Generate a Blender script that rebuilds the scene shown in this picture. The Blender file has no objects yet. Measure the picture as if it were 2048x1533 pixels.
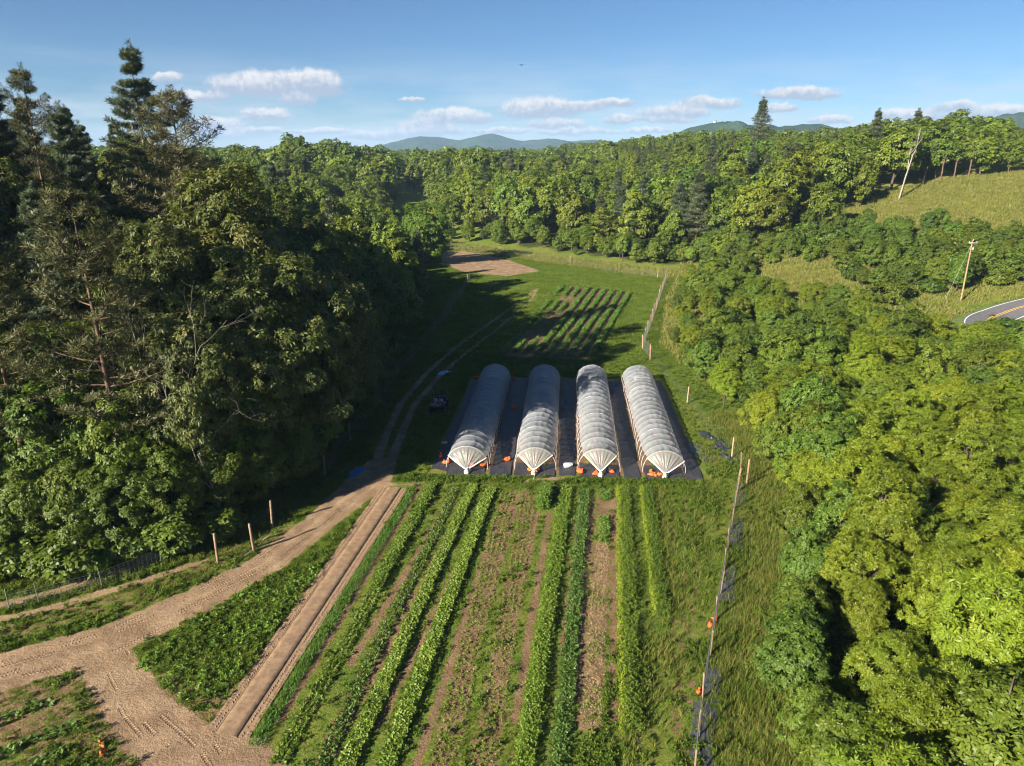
import bpy, math, random
import numpy as np
from mathutils import Vector

# ------------------------------------------------------------------ camera, sky, sun, exposure
SC = bpy.context.scene
COL = SC.collection
CAM_H, PITCH, FPX = 30.0, math.radians(18.16), 1420.0
SP, CP = math.sin(PITCH), math.cos(PITCH)
cd = bpy.data.cameras.new('camera')
cam = bpy.data.objects.new('camera', cd)
COL.objects.link(cam)
cam.location = (0, 0, CAM_H)
cam.rotation_euler = (math.radians(90) - PITCH, 0, 0)
cd.sensor_width = 36.0
cd.lens = 36.0 * FPX / 2048.0
cd.clip_start = 0.5
cd.clip_end = 20000
SC.camera = cam

SUN_AZ, SUN_EL = math.radians(180 + 47), math.radians(25)   # azimuth clockwise from +Y
sdir = Vector((math.sin(SUN_AZ) * math.cos(SUN_EL), math.cos(SUN_AZ) * math.cos(SUN_EL), math.sin(SUN_EL)))
sl = bpy.data.lights.new('sun', 'SUN')
sl.energy = 5.0
sl.angle = math.radians(0.53)
sl.color = (1.0, 0.90, 0.76)
sun = bpy.data.objects.new('sun', sl)
COL.objects.link(sun)
sun.rotation_euler = sdir.to_track_quat('Z', 'Y').to_euler()
sun.location = (-60, -60, 80)

SC.view_settings.view_transform = 'Standard'
SC.view_settings.look = 'None'
SC.view_settings.gamma = 1.0
SC.view_settings.use_curve_mapping = False
SC.view_settings.exposure = 1.62
cy = SC.cycles
cy.max_bounces = 5
cy.diffuse_bounces = 2
cy.glossy_bounces = 2
cy.transmission_bounces = 4
cy.transparent_max_bounces = 10
cy.volume_bounces = 0
cy.use_denoising = True
cy.denoising_prefilter = 'ACCURATE'
cy.filter_width = 1.1
cy.use_adaptive_sampling = True
cy.adaptive_threshold = 0.015


def pix_dir(px, py):
    """azimuth / elevation of a line of sight (used to lay out the cloud bank of the sky)"""
    u, v = (px - 1024) / FPX, (py - 766.5) / FPX
    x, y, z = u, CP - v * SP, -(SP + v * CP)
    return math.atan2(x, y), math.atan2(z, math.hypot(x, y))


class NT:
    """small helper around a node tree"""
    def __init__(s, tree):
        s.t = tree
        s.n = tree.nodes
        s.l = tree.links

    def node(s, typ, **kw):
        n = s.n.new(typ)
        for k, v in kw.items():
            setattr(n, k, v)
        return n

    def put(s, sock, v):
        if v is None:
            return
        if hasattr(v, 'is_output'):
            s.l.new(v, sock)
        else:
            sock.default_value = v

    def math(s, op, a, b=None, c=None, clamp=False):
        n = s.node('ShaderNodeMath', operation=op, use_clamp=clamp)
        s.put(n.inputs[0], a)
        s.put(n.inputs[1], b)
        s.put(n.inputs[2], c)
        return n.outputs[0]

    def vmath(s, op, a, b=None, out=0):
        n = s.node('ShaderNodeVectorMath', operation=op)
        s.put(n.inputs[0], a)
        s.put(n.inputs[1], b)
        return n.outputs[out]

    def mix(s, fac, a, b, blend='MIX'):
        n = s.node('ShaderNodeMix', data_type='RGBA', blend_type=blend)
        s.put(n.inputs[0], fac)
        s.put(n.inputs[6], a)
        s.put(n.inputs[7], b)
        return n.outputs[2]

    def noise(s, vec, scale, detail=4, rough=0.55, dist=0.0, out=0):
        n = s.node('ShaderNodeTexNoise')
        s.put(n.inputs['Vector'], vec)
        n.inputs['Scale'].default_value = scale
        n.inputs['Detail'].default_value = detail
        n.inputs['Roughness'].default_value = rough
        n.inputs['Distortion'].default_value = dist
        return n.outputs[out]

    def maprange(s, v, a, b, c=0.0, d=1.0, smooth=True):
        n = s.node('ShaderNodeMapRange', interpolation_type='SMOOTHSTEP' if smooth else 'LINEAR')
        s.put(n.inputs[0], v)
        for i, q in enumerate((a, b, c, d)):
            n.inputs[i + 1].default_value = q
        return n.outputs[0]


def C4(c):
    return (c[0], c[1], c[2], 1.0)


def build_world():
    w = bpy.data.worlds.new('World')
    SC.world = w
    w.use_nodes = True
    w.cycles.sampling_method = 'MANUAL'
    w.cycles.sample_map_resolution = 512
    T = NT(w.node_tree)
    T.n.clear()
    sky = T.node('ShaderNodeTexSky', sky_type='NISHITA')
    sky.sun_disc = False
    sky.sun_elevation = SUN_EL
    sky.sun_rotation = SUN_AZ
    sky.altitude = 1500
    sky.air_density = 1.0
    sky.dust_density = 0.0
    sky.ozone_density = 5.0
    tc = T.node('ShaderNodeTexCoord').outputs['Generated']
    nrm = T.vmath('NORMALIZE', tc)
    sep = T.node('ShaderNodeSeparateXYZ')
    T.put(sep.inputs[0], nrm)
    az = T.math('ARCTAN2', sep.outputs[0], sep.outputs[1])
    el = T.math('ARCSINE', sep.outputs[2])
    # the same fair-weather bank goes on all the way round the horizon (five repeats)
    step = 2 * math.pi / 5
    azr = T.math('WRAP', az, step / 2, -step / 2)
    comb = T.node('ShaderNodeCombineXYZ')
    T.put(comb.inputs[0], azr)
    T.put(comb.inputs[1], el)
    wob = T.noise(nrm, 26.0, 5, 0.62, out=1)
    wob = T.vmath('MULTIPLY', T.vmath('SUBTRACT', wob, (0.5, 0.5, 0.5)), (0.040, 0.016, 0.0))
    wob2 = T.noise(nrm, 85.0, 4, 0.6, out=1)
    wob2 = T.vmath('MULTIPLY', T.vmath('SUBTRACT', wob2, (0.5, 0.5, 0.5)), (0.011, 0.0075, 0.0))
    P = T.vmath('ADD', comb.outputs[0], T.vmath('ADD', wob, wob2))
    clouds = [(560, 167, 125, 26), (615, 158, 70, 24), (500, 174, 70, 16), (405, 191, 50, 12), (592, 197, 32, 13), (535, 228, 42, 16),
              (430, 245, 60, 14), (455, 262, 70, 16), (545, 262, 40, 9), (905, 232, 80, 18), (850, 247, 60, 13),
              (845, 262, 90, 13), (1080, 215, 85, 24), (1150, 212, 60, 14), (1225, 205, 50, 10), (1110, 247, 60, 12), (1120, 264, 50, 9),
              (1245, 237, 36, 12), (1350, 224, 70, 16), (1415, 205, 60, 14), (1330, 240, 60, 8), (1600, 187, 75, 14), (1560, 215, 34, 8),
              (1660, 240, 40, 10), (1820, 228, 60, 14), (1910, 212, 40, 10), (2000, 222, 50, 14), (740, 270, 70, 10), (1000, 262, 60, 8), (825, 198, 30, 6),
              (1170, 262, 70, 8), (1290, 262, 60, 8), (640, 262, 60, 7), (340, 152, 25, 10)]
    sumw = sumu = mx = None
    for (px, py, rw, rh) in clouds:
        a, e = pix_dir(px, py)
        rw, rh = rw * 1.18 / FPX, rh * 1.22 / FPX
        q = T.vmath('MULTIPLY', T.vmath('SUBTRACT', P, (a, e - rh * 0.2, 0)), (1 / rw, 1 / rh, 0))
        f = T.math('MAXIMUM', T.math('SUBTRACT', 1.0, T.vmath('LENGTH', q, out=1)), 0.0)
        s2 = T.node('ShaderNodeSeparateXYZ')
        T.put(s2.inputs[0], q)
        # flat bases: cut the lower half away faster
        low = T.maprange(s2.outputs[1], -0.75, -0.15)
        f = T.math('MULTIPLY', f, low)
        u = T.math('MULTIPLY', f, s2.outputs[1])
        sumw = f if sumw is None else T.math('ADD', sumw, f)
        sumu = u if sumu is None else T.math('ADD', sumu, u)
        mx = f if mx is None else T.math('MAXIMUM', mx, f)
    hgt = T.math('DIVIDE', sumu, T.math('MAXIMUM', sumw, 0.001))
    fine = T.noise(nrm, 120.0, 5, 0.6)
    alpha = T.maprange(T.math('ADD', mx, T.math('MULTIPLY', T.math('SUBTRACT', fine, 0.5), 0.30)), 0.06, 0.42)
    shade = T.maprange(T.math('ADD', hgt, T.math('MULTIPLY', T.math('SUBTRACT', fine, 0.5), 1.5)), -0.25, 0.75)
    ccol = T.mix(shade, (2.9, 3.4, 4.3, 1), (6.3, 6.1, 6.05, 1))
    # thin veil towards the horizon
    veil = T.math('MULTIPLY', T.maprange(el, 0.0, 0.14, 1.0, 0.0), T.maprange(T.noise(T.vmath('MULTIPLY', nrm, (3, 3, 20)), 2.2, 4, 0.6), 0.35, 0.7))
    blue = T.mix(1.0, sky.outputs[0], (0.52, 0.61, 0.67, 1), 'MULTIPLY')
    skyc = T.mix(T.math('MULTIPLY', veil, 0.75), blue, (4.5, 5.0, 5.6, 1))
    col = T.mix(T.math('MULTIPLY', alpha, 0.94), skyc, ccol)
    bg = T.node('ShaderNodeBackground')
    T.put(bg.inputs[0], col)
    bg.inputs[1].default_value = 0.05
    out = T.node('ShaderNodeOutputWorld')
    T.l.new(bg.outputs[0], out.inputs[0])


build_world()
rng0 = np.random.default_rng(7)
random.seed(7)


# ------------------------------------------------------------------ helpers
def link(o, parent=None):
    COL.objects.link(o)
    if parent is not None:
        o.parent = parent
    return o


def tag(o, label=None, cat=None, group=None, kind=None):
    if label:
        o['label'] = label
    if cat:
        o['category'] = cat
    if group:
        o['group'] = group
    if kind:
        o['kind'] = kind
    return o


def empty(name, loc=(0, 0, 0), rz=0.0, scale=1.0, label=None, cat=None, group=None):
    o = bpy.data.objects.new(name, None)
    o.empty_display_size = 0.3
    COL.objects.link(o)
    o.location = loc
    o.rotation_euler = (0, 0, rz)
    o.scale = (scale,) * 3 if not isinstance(scale, tuple) else scale
    return tag(o, label, cat, group)


def np_mesh(name, V, F, mat=None, smooth=False, attrs=None, colattr=None):
    """mesh from numpy arrays; F is (n,3) or (n,4) or a list of such arrays"""
    me = bpy.data.meshes.new(name)
    V = np.ascontiguousarray(V, dtype=np.float32)
    Fs = F if isinstance(F, list) else [F]
    Fs = [np.asarray(f, dtype=np.int32) for f in Fs if len(f)]
    nl = sum(f.size for f in Fs)
    nf = sum(len(f) for f in Fs)
    me.vertices.add(len(V))
    me.vertices.foreach_set('co', V.ravel())
    me.loops.add(nl)
    me.polygons.add(nf)
    me.loops.foreach_set('vertex_index', np.concatenate([f.ravel() for f in Fs]))
    sizes = np.concatenate([np.full(len(f), f.shape[1], np.int32) for f in Fs])
    me.polygons.foreach_set('loop_start', np.concatenate([[0], np.cumsum(sizes)[:-1]]).astype(np.int32))
    if smooth:
        me.polygons.foreach_set('use_smooth', np.ones(nf, bool))
    for k, a in (attrs or {}).items():
        at = me.attributes.new(k, 'FLOAT', 'POINT')
        at.data.foreach_set('value', np.ascontiguousarray(a, np.float32))
    if colattr is not None:
        at = me.attributes.new(colattr[0], 'FLOAT_COLOR', 'POINT')
        at.data.foreach_set('color', np.ascontiguousarray(colattr[1], np.float32).ravel())
    if mat is not None:
        me.materials.append(mat)
    me.update(calc_edges=True)
    return me


def obj(name, me, parent=None, loc=None):
    o = bpy.data.objects.new(name, me)
    if loc is not None:
        o.location = loc
    return link(o, parent)


class MB:
    """collects simple solids into one mesh"""
    def __init__(s):
        s.v, s.q, s.t = [], [], []
        s.n = 0

    def add(s, V, F):
        V = np.asarray(V, float)
        F = np.asarray(F, int)
        s.v.append(V)
        (s.q if F.shape[1] == 4 else s.t).append(F + s.n)
        s.n += len(V)

    def box(s, c, d, R=None, taper=1.0):
        x, y, z = [k / 2 for k in d]
        V = np.array([[-x, -y, -z], [x, -y, -z], [x, y, -z], [-x, y, -z],
                      [-x * taper, -y * taper, z], [x * taper, -y * taper, z], [x * taper, y * taper, z], [-x * taper, y * taper, z]])
        if R is not None:
            V = V @ np.asarray(R).T
        s.add(V + np.asarray(c), [[0, 3, 2, 1], [4, 5, 6, 7], [0, 1, 5, 4], [1, 2, 6, 5], [2, 3, 7, 6], [3, 0, 4, 7]])

    def tube(s, P, r, n=6, cap=True):
        P = np.asarray(P, float)
        r = np.broadcast_to(np.asarray(r, float), (len(P),))
        T = np.gradient(P, axis=0)
        T /= np.linalg.norm(T, axis=1)[:, None] + 1e-9
        ref = np.where(np.abs(T[:, 2:3]) > 0.9, np.array([[1.0, 0, 0]]), np.array([[0, 0, 1.0]]))
        A = np.cross(T, ref)
        A /= np.linalg.norm(A, axis=1)[:, None] + 1e-9
        B = np.cross(T, A)
        th = np.arange(n) * 2 * math.pi / n
        V = P[:, None] + r[:, None, None] * (np.cos(th)[None, :, None] * A[:, None] + np.sin(th)[None, :, None] * B[:, None])
        m = len(P)
        i = np.arange(m - 1)[:, None] * n
        j = np.arange(n)[None]
        k = (j + 1) % n
        F = np.stack([i + j, i + k, i + n + k, i + n + j], -1).reshape(-1, 4)
        s.add(V.reshape(-1, 3), F)
        if cap and n >= 3:
            for e, o in ((0, 1), (m - 1, 0)):
                c = P[e]
                VV = np.vstack([V[e], c])
                FF = [[n, (q + 1) % n, q] if o else [n, q, (q + 1) % n] for q in range(n)]
                s.add(VV, FF)

    def lathe(s, prof, c, axis='z', n=16):
        prof = np.asarray(prof, float)
        th = np.arange(n) * 2 * math.pi / n
        m = len(prof)
        V = np.stack([prof[:, 0:1] * np.cos(th), prof[:, 0:1] * np.sin(th), np.broadcast_to(prof[:, 1:2], (m, n))], -1)
        if axis == 'x':
            V = V[..., [2, 0, 1]]
        i = np.arange(m - 1)[:, None] * n
        j = np.arange(n)[None]
        k = (j + 1) % n
        F = np.stack([i + j, i + k, i + n + k, i + n + j], -1).reshape(-1, 4)
        s.add(V.reshape(-1, 3) + np.asarray(c), F)

    def mesh(s, name, mat, smooth=False):
        F = []
        if s.q:
            F.append(np.concatenate(s.q))
        if s.t:
            F.append(np.concatenate(s.t))
        return np_mesh(name, np.concatenate(s.v), F, mat, smooth)

    def obj(s, name, mat, parent=None, loc=None, smooth=False):
        return obj(name, s.mesh(name, mat, smooth), parent, loc)


def sstep(a, b, x):
    t = np.clip((x - a) / (b - a), 0, 1)
    return t * t * (3 - 2 * t)


def vnoise(x, y, scale, seed):
    """cheap value noise"""
    x = np.asarray(x, float) / scale + seed * 17.3
    y = np.asarray(y, float) / scale + seed * 9.1
    xi, yi = np.floor(x).astype(np.int64), np.floor(y).astype(np.int64)
    fx, fy = x - xi, y - yi
    fx, fy = fx * fx * (3 - 2 * fx), fy * fy * (3 - 2 * fy)

    def hsh(i, j):
        n = (i * 374761393 + j * 668265263 + seed * 974711) & 0x7fffffff
        n = ((n ^ (n >> 13)) * 1274126177) & 0x7fffffff
        return ((n ^ (n >> 16)) & 0xffff) / 65535.0
    a, b, c, d = hsh(xi, yi), hsh(xi + 1, yi), hsh(xi, yi + 1), hsh(xi + 1, yi + 1)
    return (a * (1 - fx) + b * fx) * (1 - fy) + (c * (1 - fx) + d * fx) * fy


def G(px, py, z=0.0):
    """ground position seen at a point of the photograph, for ground at height z"""
    u, v = (px - 1024) / FPX, (py - 766.5) / FPX
    t = (CAM_H - z) / (SP + v * CP)
    return np.array([u * t, t * (CP - v * SP)])


def proj(x, y, z):
    t = y * CP + (CAM_H - z) * SP
    return 1024 + FPX * x / t, 766.5 + FPX * ((CAM_H - z) * CP - y * SP) / t


def seg_dist(x, y, pts):
    """distance to a polyline and running parameter"""
    x, y = np.asarray(x, float), np.asarray(y, float)
    best = np.full(x.shape, 1e9)
    for (a, b) in zip(pts[:-1], pts[1:]):
        dx, dy = b[0] - a[0], b[1] - a[1]
        L2 = dx * dx + dy * dy
        t = np.clip(((x - a[0]) * dx + (y - a[1]) * dy) / L2, 0, 1)
        wa, wb = (a[2], b[2]) if len(a) > 2 else (0, 0)
        d = np.hypot(x - a[0] - t * dx, y - a[1] - t * dy) - (wa + (wb - wa) * t)
        best = np.minimum(best, d)
    return best


def poly_sdf(x, y, poly):
    """signed distance to a polygon, negative inside"""
    x, y = np.asarray(x, float), np.asarray(y, float)
    pts = list(poly) + [poly[0]]
    d = seg_dist(x, y, [(p[0], p[1]) for p in pts])
    ins = np.zeros(x.shape, bool)
    for a, b in zip(pts[:-1], pts[1:]):
        cond = ((a[1] > y) != (b[1] > y))
        xs = (b[0] - a[0]) * (y - a[1]) / ((b[1] - a[1]) if b[1] != a[1] else 1e-9) + a[0]
        ins ^= cond & (x < xs)
    return np.where(ins, -d, d)


# ------------------------------------------------------------------ lay of the land
XE_Y = [-200, 40, 47, 54, 63, 85, 147, 200, 270, 330, 450, 900]
XE_X = [-30, -30, -26, -23, -18.0, -16.5, -18, -27, -52, -75, -120, -220]


def d_left(x, y):
    """depth into the wood on the left, in metres"""
    xe = np.interp(y, XE_Y, XE_X)
    dx = (xe - x) * 0.93
    dy = (y - 46.0 - 0.03 * (x + 28)) * 1.0
    return np.minimum(dx, dy)


def d_mid(x, y):
    return (x + 20) * 0.68 + (y - 240) * 0.735


def ground_h(x, y):
    x, y = np.asarray(x, float), np.asarray(y, float)
    dl = np.maximum(d_left(x, y) - 1.0, 0)
    hl = 21 * (1 - np.exp(-dl / 42.0)) * (1 - 0.45 * sstep(150, 260, y))
    dm = np.maximum(d_mid(x, y) - 3, 0)
    hm = 12.5 * (1 - np.exp(-dm / 75.0)) * sstep(-70, 0, x + (y - 240) * 0.1)
    s = (x - 85) * 0.75 + (y - 150) * 0.66
    hr = np.interp(s, [-70, -20, 36, 72, 130, 230, 400], [0, 3.5, 13.5, 20.5, 27, 31, 32]) * sstep(36, 72, x)
    hf = np.clip((y - 255) * 0.05, 0, 17) * (1 - sstep(900, 2500, np.hypot(x, y)))
    h = np.maximum(np.maximum(hl, hm), np.maximum(hr, hf))
    h = h + 14 * np.exp(-((x + 112) / 88) ** 2 - ((y - 395) / 85) ** 2)
    far = sstep(120, 260, np.hypot(x, y))
    h = h + far * 2.5 * (vnoise(x, y, 60, 3) - 0.5)
    return h


# dirt: polylines with half widths (world metres)
def P3(px, py, w):
    g = G(px, py)
    return (g[0], g[1], w)


ROAD = [P3(-260, 1420, 2.2), P3(0, 1345, 2.1), P3(210, 1285, 1.9), P3(400, 1200, 1.75), P3(530, 1130, 1.6), P3(640, 1045, 1.6), P3(735, 965, 2.2), P3(760, 930, 1.6)]
TRACK1 = [P3(745, 950, .6), P3(768, 880, .5), P3(800, 810, .45), P3(850, 750, .42), P3(905, 700, .40), P3(975, 650, .35), P3(1050, 595, .35), P3(1072, 577, .4)]
TRACK2 = [P3(775, 945, .6), P3(796, 885, .5), P3(828, 812, .45), P3(876, 755, .42), P3(930, 708, .40), P3(995, 658, .30), P3(1062, 600, .3), P3(1075, 577, .4)]
BRANCH = [P3(210, 1320, 1.5), P3(275, 1420, 1.6), P3(380, 1520, 2.0), P3(460, 1640, 2.2)]
UPPER1 = [P3(-100, 1235, .5), P3(90, 1190, .48), P3(250, 1140, .45), P3(400, 1085, .3)]
UPPER2 = [P3(-100, 1262, .38), P3(120, 1212, .40), P3(300, 1158, .38), P3(410, 1122, .25)]
ENDS = [P3(400, 1480, 1.0), P3(500, 1505, 1.0), P3(540, 1540, .8)]
STRIP = [P3(1050, 962, .35), P3(1130, 958, .4)]
HEAD = [P3(770, 968, .3), P3(845, 970, .3)]
FARFIELD = [G(880, 507), G(935, 500), G(1010, 518), G(1085, 543), G(1010, 553), G(925, 545), G(885, 528)]
FARFIELD2 = [G(768, 478, 3), G(800, 470, 3), G(835, 500, 1), G(840, 520, 1), G(800, 505, 2)]
RED_BANK = [G(815, 408, 8), G(850, 405, 9), G(845, 418, 7), G(818, 418, 7)]
HILLDIRT = [(168, 262), (210, 262), (230, 290), (175, 284)]
CROPSOIL = [G(1005, 714), G(1060, 658), G(1140, 572), G(1262, 586), G(1180, 720)]

FRONTPLOT = [G(812, 985), G(1330, 985), G(1345, 1560), G(480, 1560), G(500, 1500)]
TUNNELBED = [(-7.6, 63.6), (18.4, 62.2), (20.0, 92.5), (-5.0, 93.5)]

FENCE_R = [G(1388, 1560), G(1405, 1400), G(1432, 1240), G(1455, 1100), G(1474, 985), G(1482, 940)]
FENCE_R2 = [G(1482, 940), G(1463, 918), G(1374, 808), G(1300, 718), G(1285, 698), G(1312, 620), G(1332, 560)]


def fence_x(y):
    ys = [0] + [p[1] for p in FENCE_R] + [84, 112, 150, 181, 260]
    xs = [2] + [p[0] for p in FENCE_R] + [22.5, 22.5, 31, 41, 60]
    return np.interp(y, ys, xs)


ROWS = [  # name, top px, bottom px, bed width
    ('B', (823, 984), (508, 1496), 1.15), ('C', (868, 972), (556, 1530), 1.1), ('D', (910, 980), (640, 1535), 1.05),
    ('E', (947, 972), (690, 1545), 1.12), ('F', (981, 982), (768, 1545), 1.2), ('G1', (1017, 985), (880, 1545), 1.5),
    ('G2', (1058, 985), (965, 1545), 1.5), ('H', (1092, 985), (1086, 1020), 1.3), ('I', (1133, 980), (1046, 1545), 1.55),
    ('J', (1168, 982), (1118, 1545), 1.45), ('K', (1211, 985), (1180, 1450), 1.3), ('L', (1248, 980), (1266, 1470), 1.5),
    ('M', (1294, 980), (1326, 1235), 1.3)]


def masks(x, y):
    """R dirt (signed, 0.5 at the edge), G bare soil share, B dryness, A litter"""
    x, y = np.asarray(x, float), np.asarray(y, float)
    d = seg_dist(x, y, ROAD)
    for pl in (TRACK1, TRACK2, BRANCH, UPPER1, UPPER2, ENDS, STRIP, HEAD):
        d = np.minimum(d, seg_dist(x, y, pl))
    for pg in (FARFIELD, FARFIELD2, RED_BANK, HILLDIRT):
        d = np.minimum(d, poly_sdf(x, y, pg))
    dirt = np.clip(0.5 - d / 3.0, 0, 1)
    soil = np.zeros_like(x)
    for nm, a, b, w in ROWS:
        dd = seg_dist(x, y, [G(*a), G(*b)])
        amt = {'G1': 0.60, 'G2': 0.64, 'K': 0.95, 'B': 0.45, 'D': 0.62, 'C': 0.5}.get(nm, 0.45)
        soil = np.maximum(soil, amt * (1 - sstep(w * 0.42, w * 0.62, dd)))
    for a, b in (((1036, 990), (972, 1222)), ((1073, 1027), (1000, 1375)), ((1155, 1040), (1128, 1290)), ((840, 975), (560, 1440)), ((1003, 1010), (830, 1545)),
                 ((928, 1010), (700, 1440)), ((975, 1010), (760, 1450)), ((893, 1010), (700, 1330)), ((1398, 1040), (1380, 1430)), ((1345, 1000), (1352, 1500)), ((1370, 1000), (1366, 1500)), ((1020, 1000), (900, 1440)), ((1098, 1030), (1030, 1440)), ((1185, 1000), (1152, 1400)), ((1228, 1000), (1226, 1440))):
        soil = np.maximum(soil, (0.85 if a[0] < 1300 else 0.55) * (1 - sstep(0.12, 0.42, seg_dist(x, y, [G(*a), G(*b)]))))
    soil = np.maximum(soil, 0.36 * (1 - sstep(-0.5, 0.8, poly_sdf(x, y, FRONTPLOT))))
    soil = np.maximum(soil, 1.05 * (1 - sstep(-0.3, 0.6, poly_sdf(x, y, CROPSOIL))))
    soil = np.maximum(soil, 0.95 * (1 - sstep(-0.4, 0.3, poly_sdf(x, y, TUNNELBED))))
    # weedy strip between the last rows and the fence
    fx = fence_x(y)
    soil = np.maximum(soil, 0.42 * (1 - sstep(1.0, 4.0, np.abs(x - fx + 1.5))) * (y < 96))
    # bare ground at the left end of the plot and round the junction
    soil = np.maximum(soil, 0.62 * (1 - sstep(2.0, 7.0, seg_dist(x, y, [G(60, 1420), G(330, 1440), G(400, 1533)]))))
    soil = np.maximum(soil, 0.55 * (1 - sstep(0.8, 2.6, seg_dist(x, y, [G(-50, 1275), G(300, 1190), G(420, 1130), G(560, 1060)]))))
    s = (x - 85) * 0.75 + (y - 150) * 0.66
    dry = sstep(20, 50, s) * sstep(60, 95, x) * 0.95
    dry = np.maximum(dry, 0.85 * (1 - sstep(6, 16, np.hypot((x - 60) / 1.0, (y - 150) / 1.3))))
    dry = np.maximum(dry, 0.5 * (1 - sstep(3, 9, np.abs(d_mid(x, y) + 4))) * (x > -30) * (x < 60))
    dry = np.maximum(dry, 0.55 * (1 - sstep(1.5, 3.5, np.abs(x - fx - 3.6))) * (y < 75))
    dry = np.maximum(dry, 0.6 * sstep(300, 360, y) * (1 - sstep(-10, 20, x)))
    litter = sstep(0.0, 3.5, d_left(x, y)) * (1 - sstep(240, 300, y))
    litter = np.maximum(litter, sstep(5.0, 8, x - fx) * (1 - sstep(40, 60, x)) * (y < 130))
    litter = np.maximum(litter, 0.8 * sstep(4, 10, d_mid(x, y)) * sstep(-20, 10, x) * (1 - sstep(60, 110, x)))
    return np.stack([dirt, soil, dry, litter], -1)


# ------------------------------------------------------------------ materials
def new_mat(name):
    m = bpy.data.materials.new(name)
    m.use_nodes = True
    T = NT(m.node_tree)
    T.n.clear()
    out = T.node('ShaderNodeOutputMaterial')
    return m, T, out


def simple_mat(name, col, rough=0.7, var=0.25, scale=8.0, metal=0.0, bump=0.0, spec=0.3, col2=None, coords='Object'):
    m, T, out = new_mat(name)
    tc = T.node('ShaderNodeTexCoord').outputs[coords]
    n = T.noise(tc, scale, 5, 0.6)
    c2 = col2 or tuple(c * (1 - var) for c in col)
    c1 = col if col2 else tuple(min(1, c * (1 + var)) for c in col)
    base = T.mix(T.maprange(n, 0.3, 0.7), C4(c1), C4(c2))
    b = T.node('ShaderNodeBsdfPrincipled')
    T.put(b.inputs['Base Color'], base)
    b.inputs['Roughness'].default_value = rough
    b.inputs['Metallic'].default_value = metal
    b.inputs['Specular IOR Level'].default_value = spec
    if bump:
        bn = T.node('ShaderNodeBump')
        bn.inputs['Strength'].default_value = bump
        bn.inputs['Distance'].default_value = 0.03
        T.put(bn.inputs['Height'], T.noise(tc, scale * 3, 4, 0.6))
        T.put(b.inputs['Normal'], bn.outputs[0])
    T.l.new(b.outputs[0], out.inputs[0])
    return m


def leaf_mat(name, dark, light, tip=None, transl=0.32, gloss=0.06):
    """foliage: colour from the leaf's own random value, the tree's tint and its place on the tree"""
    m, T, out = new_mat(name)
    at = T.node('ShaderNodeAttribute', attribute_name='var').outputs['Fac']
    oi = T.node('ShaderNodeObjectInfo')
    base = T.mix(T.maprange(at, 0.0, 1.0, smooth=False), C4(dark), C4(light))
    if tip:
        base = T.mix(T.maprange(at, 0.70, 0.95), base, C4(tip))
    base = T.mix(1.0, base, oi.outputs['Color'], 'MULTIPLY')
    d = T.node('ShaderNodeBsdfPrincipled')
    T.put(d.inputs['Base Color'], base)
    d.inputs['Roughness'].default_value = 0.5
    d.inputs['Specular IOR Level'].default_value = gloss * 5
    tr = T.node('ShaderNodeBsdfTranslucent')
    T.put(tr.inputs[0], T.mix(1.0, base, (1.25, 1.35, 0.6, 1), 'MULTIPLY'))
    mx = T.node('ShaderNodeMixShader')
    mx.inputs[0].default_value = transl
    T.l.new(d.outputs[0], mx.inputs[1])
    T.l.new(tr.outputs[0], mx.inputs[2])
    T.l.new(mx.outputs[0], out.inputs[0])
    return m


def grass_mat(name, cols, transl=0.3):
    """grass blades: colour patches laid out over the ground"""
    m, T, out = new_mat(name)
    pos = T.node('ShaderNodeNewGeometry').outputs['Position']
    oi = T.node('ShaderNodeObjectInfo').outputs['Random']
    n1 = T.maprange(T.noise(pos, 0.35, 3, 0.6), 0.3, 0.7)
    base = T.mix(n1, C4(cols[0]), C4(cols[1]))
    n2 = T.maprange(T.noise(pos, 1.9, 3, 0.6), 0.5, 0.72)
    base = T.mix(n2, base, C4(cols[2]))
    base = T.mix(T.math('MULTIPLY', oi, 0.5), base, T.mix(1.0, base, (0.6, 0.65, 0.6, 1), 'MULTIPLY'))
    d = T.node('ShaderNodeBsdfDiffuse')
    T.put(d.inputs[0], base)
    tr = T.node('ShaderNodeBsdfTranslucent')
    T.put(tr.inputs[0], T.mix(1.0, base, (1.2, 1.3, 0.6, 1), 'MULTIPLY'))
    mx = T.node('ShaderNodeMixShader')
    mx.inputs[0].default_value = transl
    T.l.new(d.outputs[0], mx.inputs[1])
    T.l.new(tr.outputs[0], mx.inputs[2])
    T.l.new(mx.outputs[0], out.inputs[0])
    return m


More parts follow.
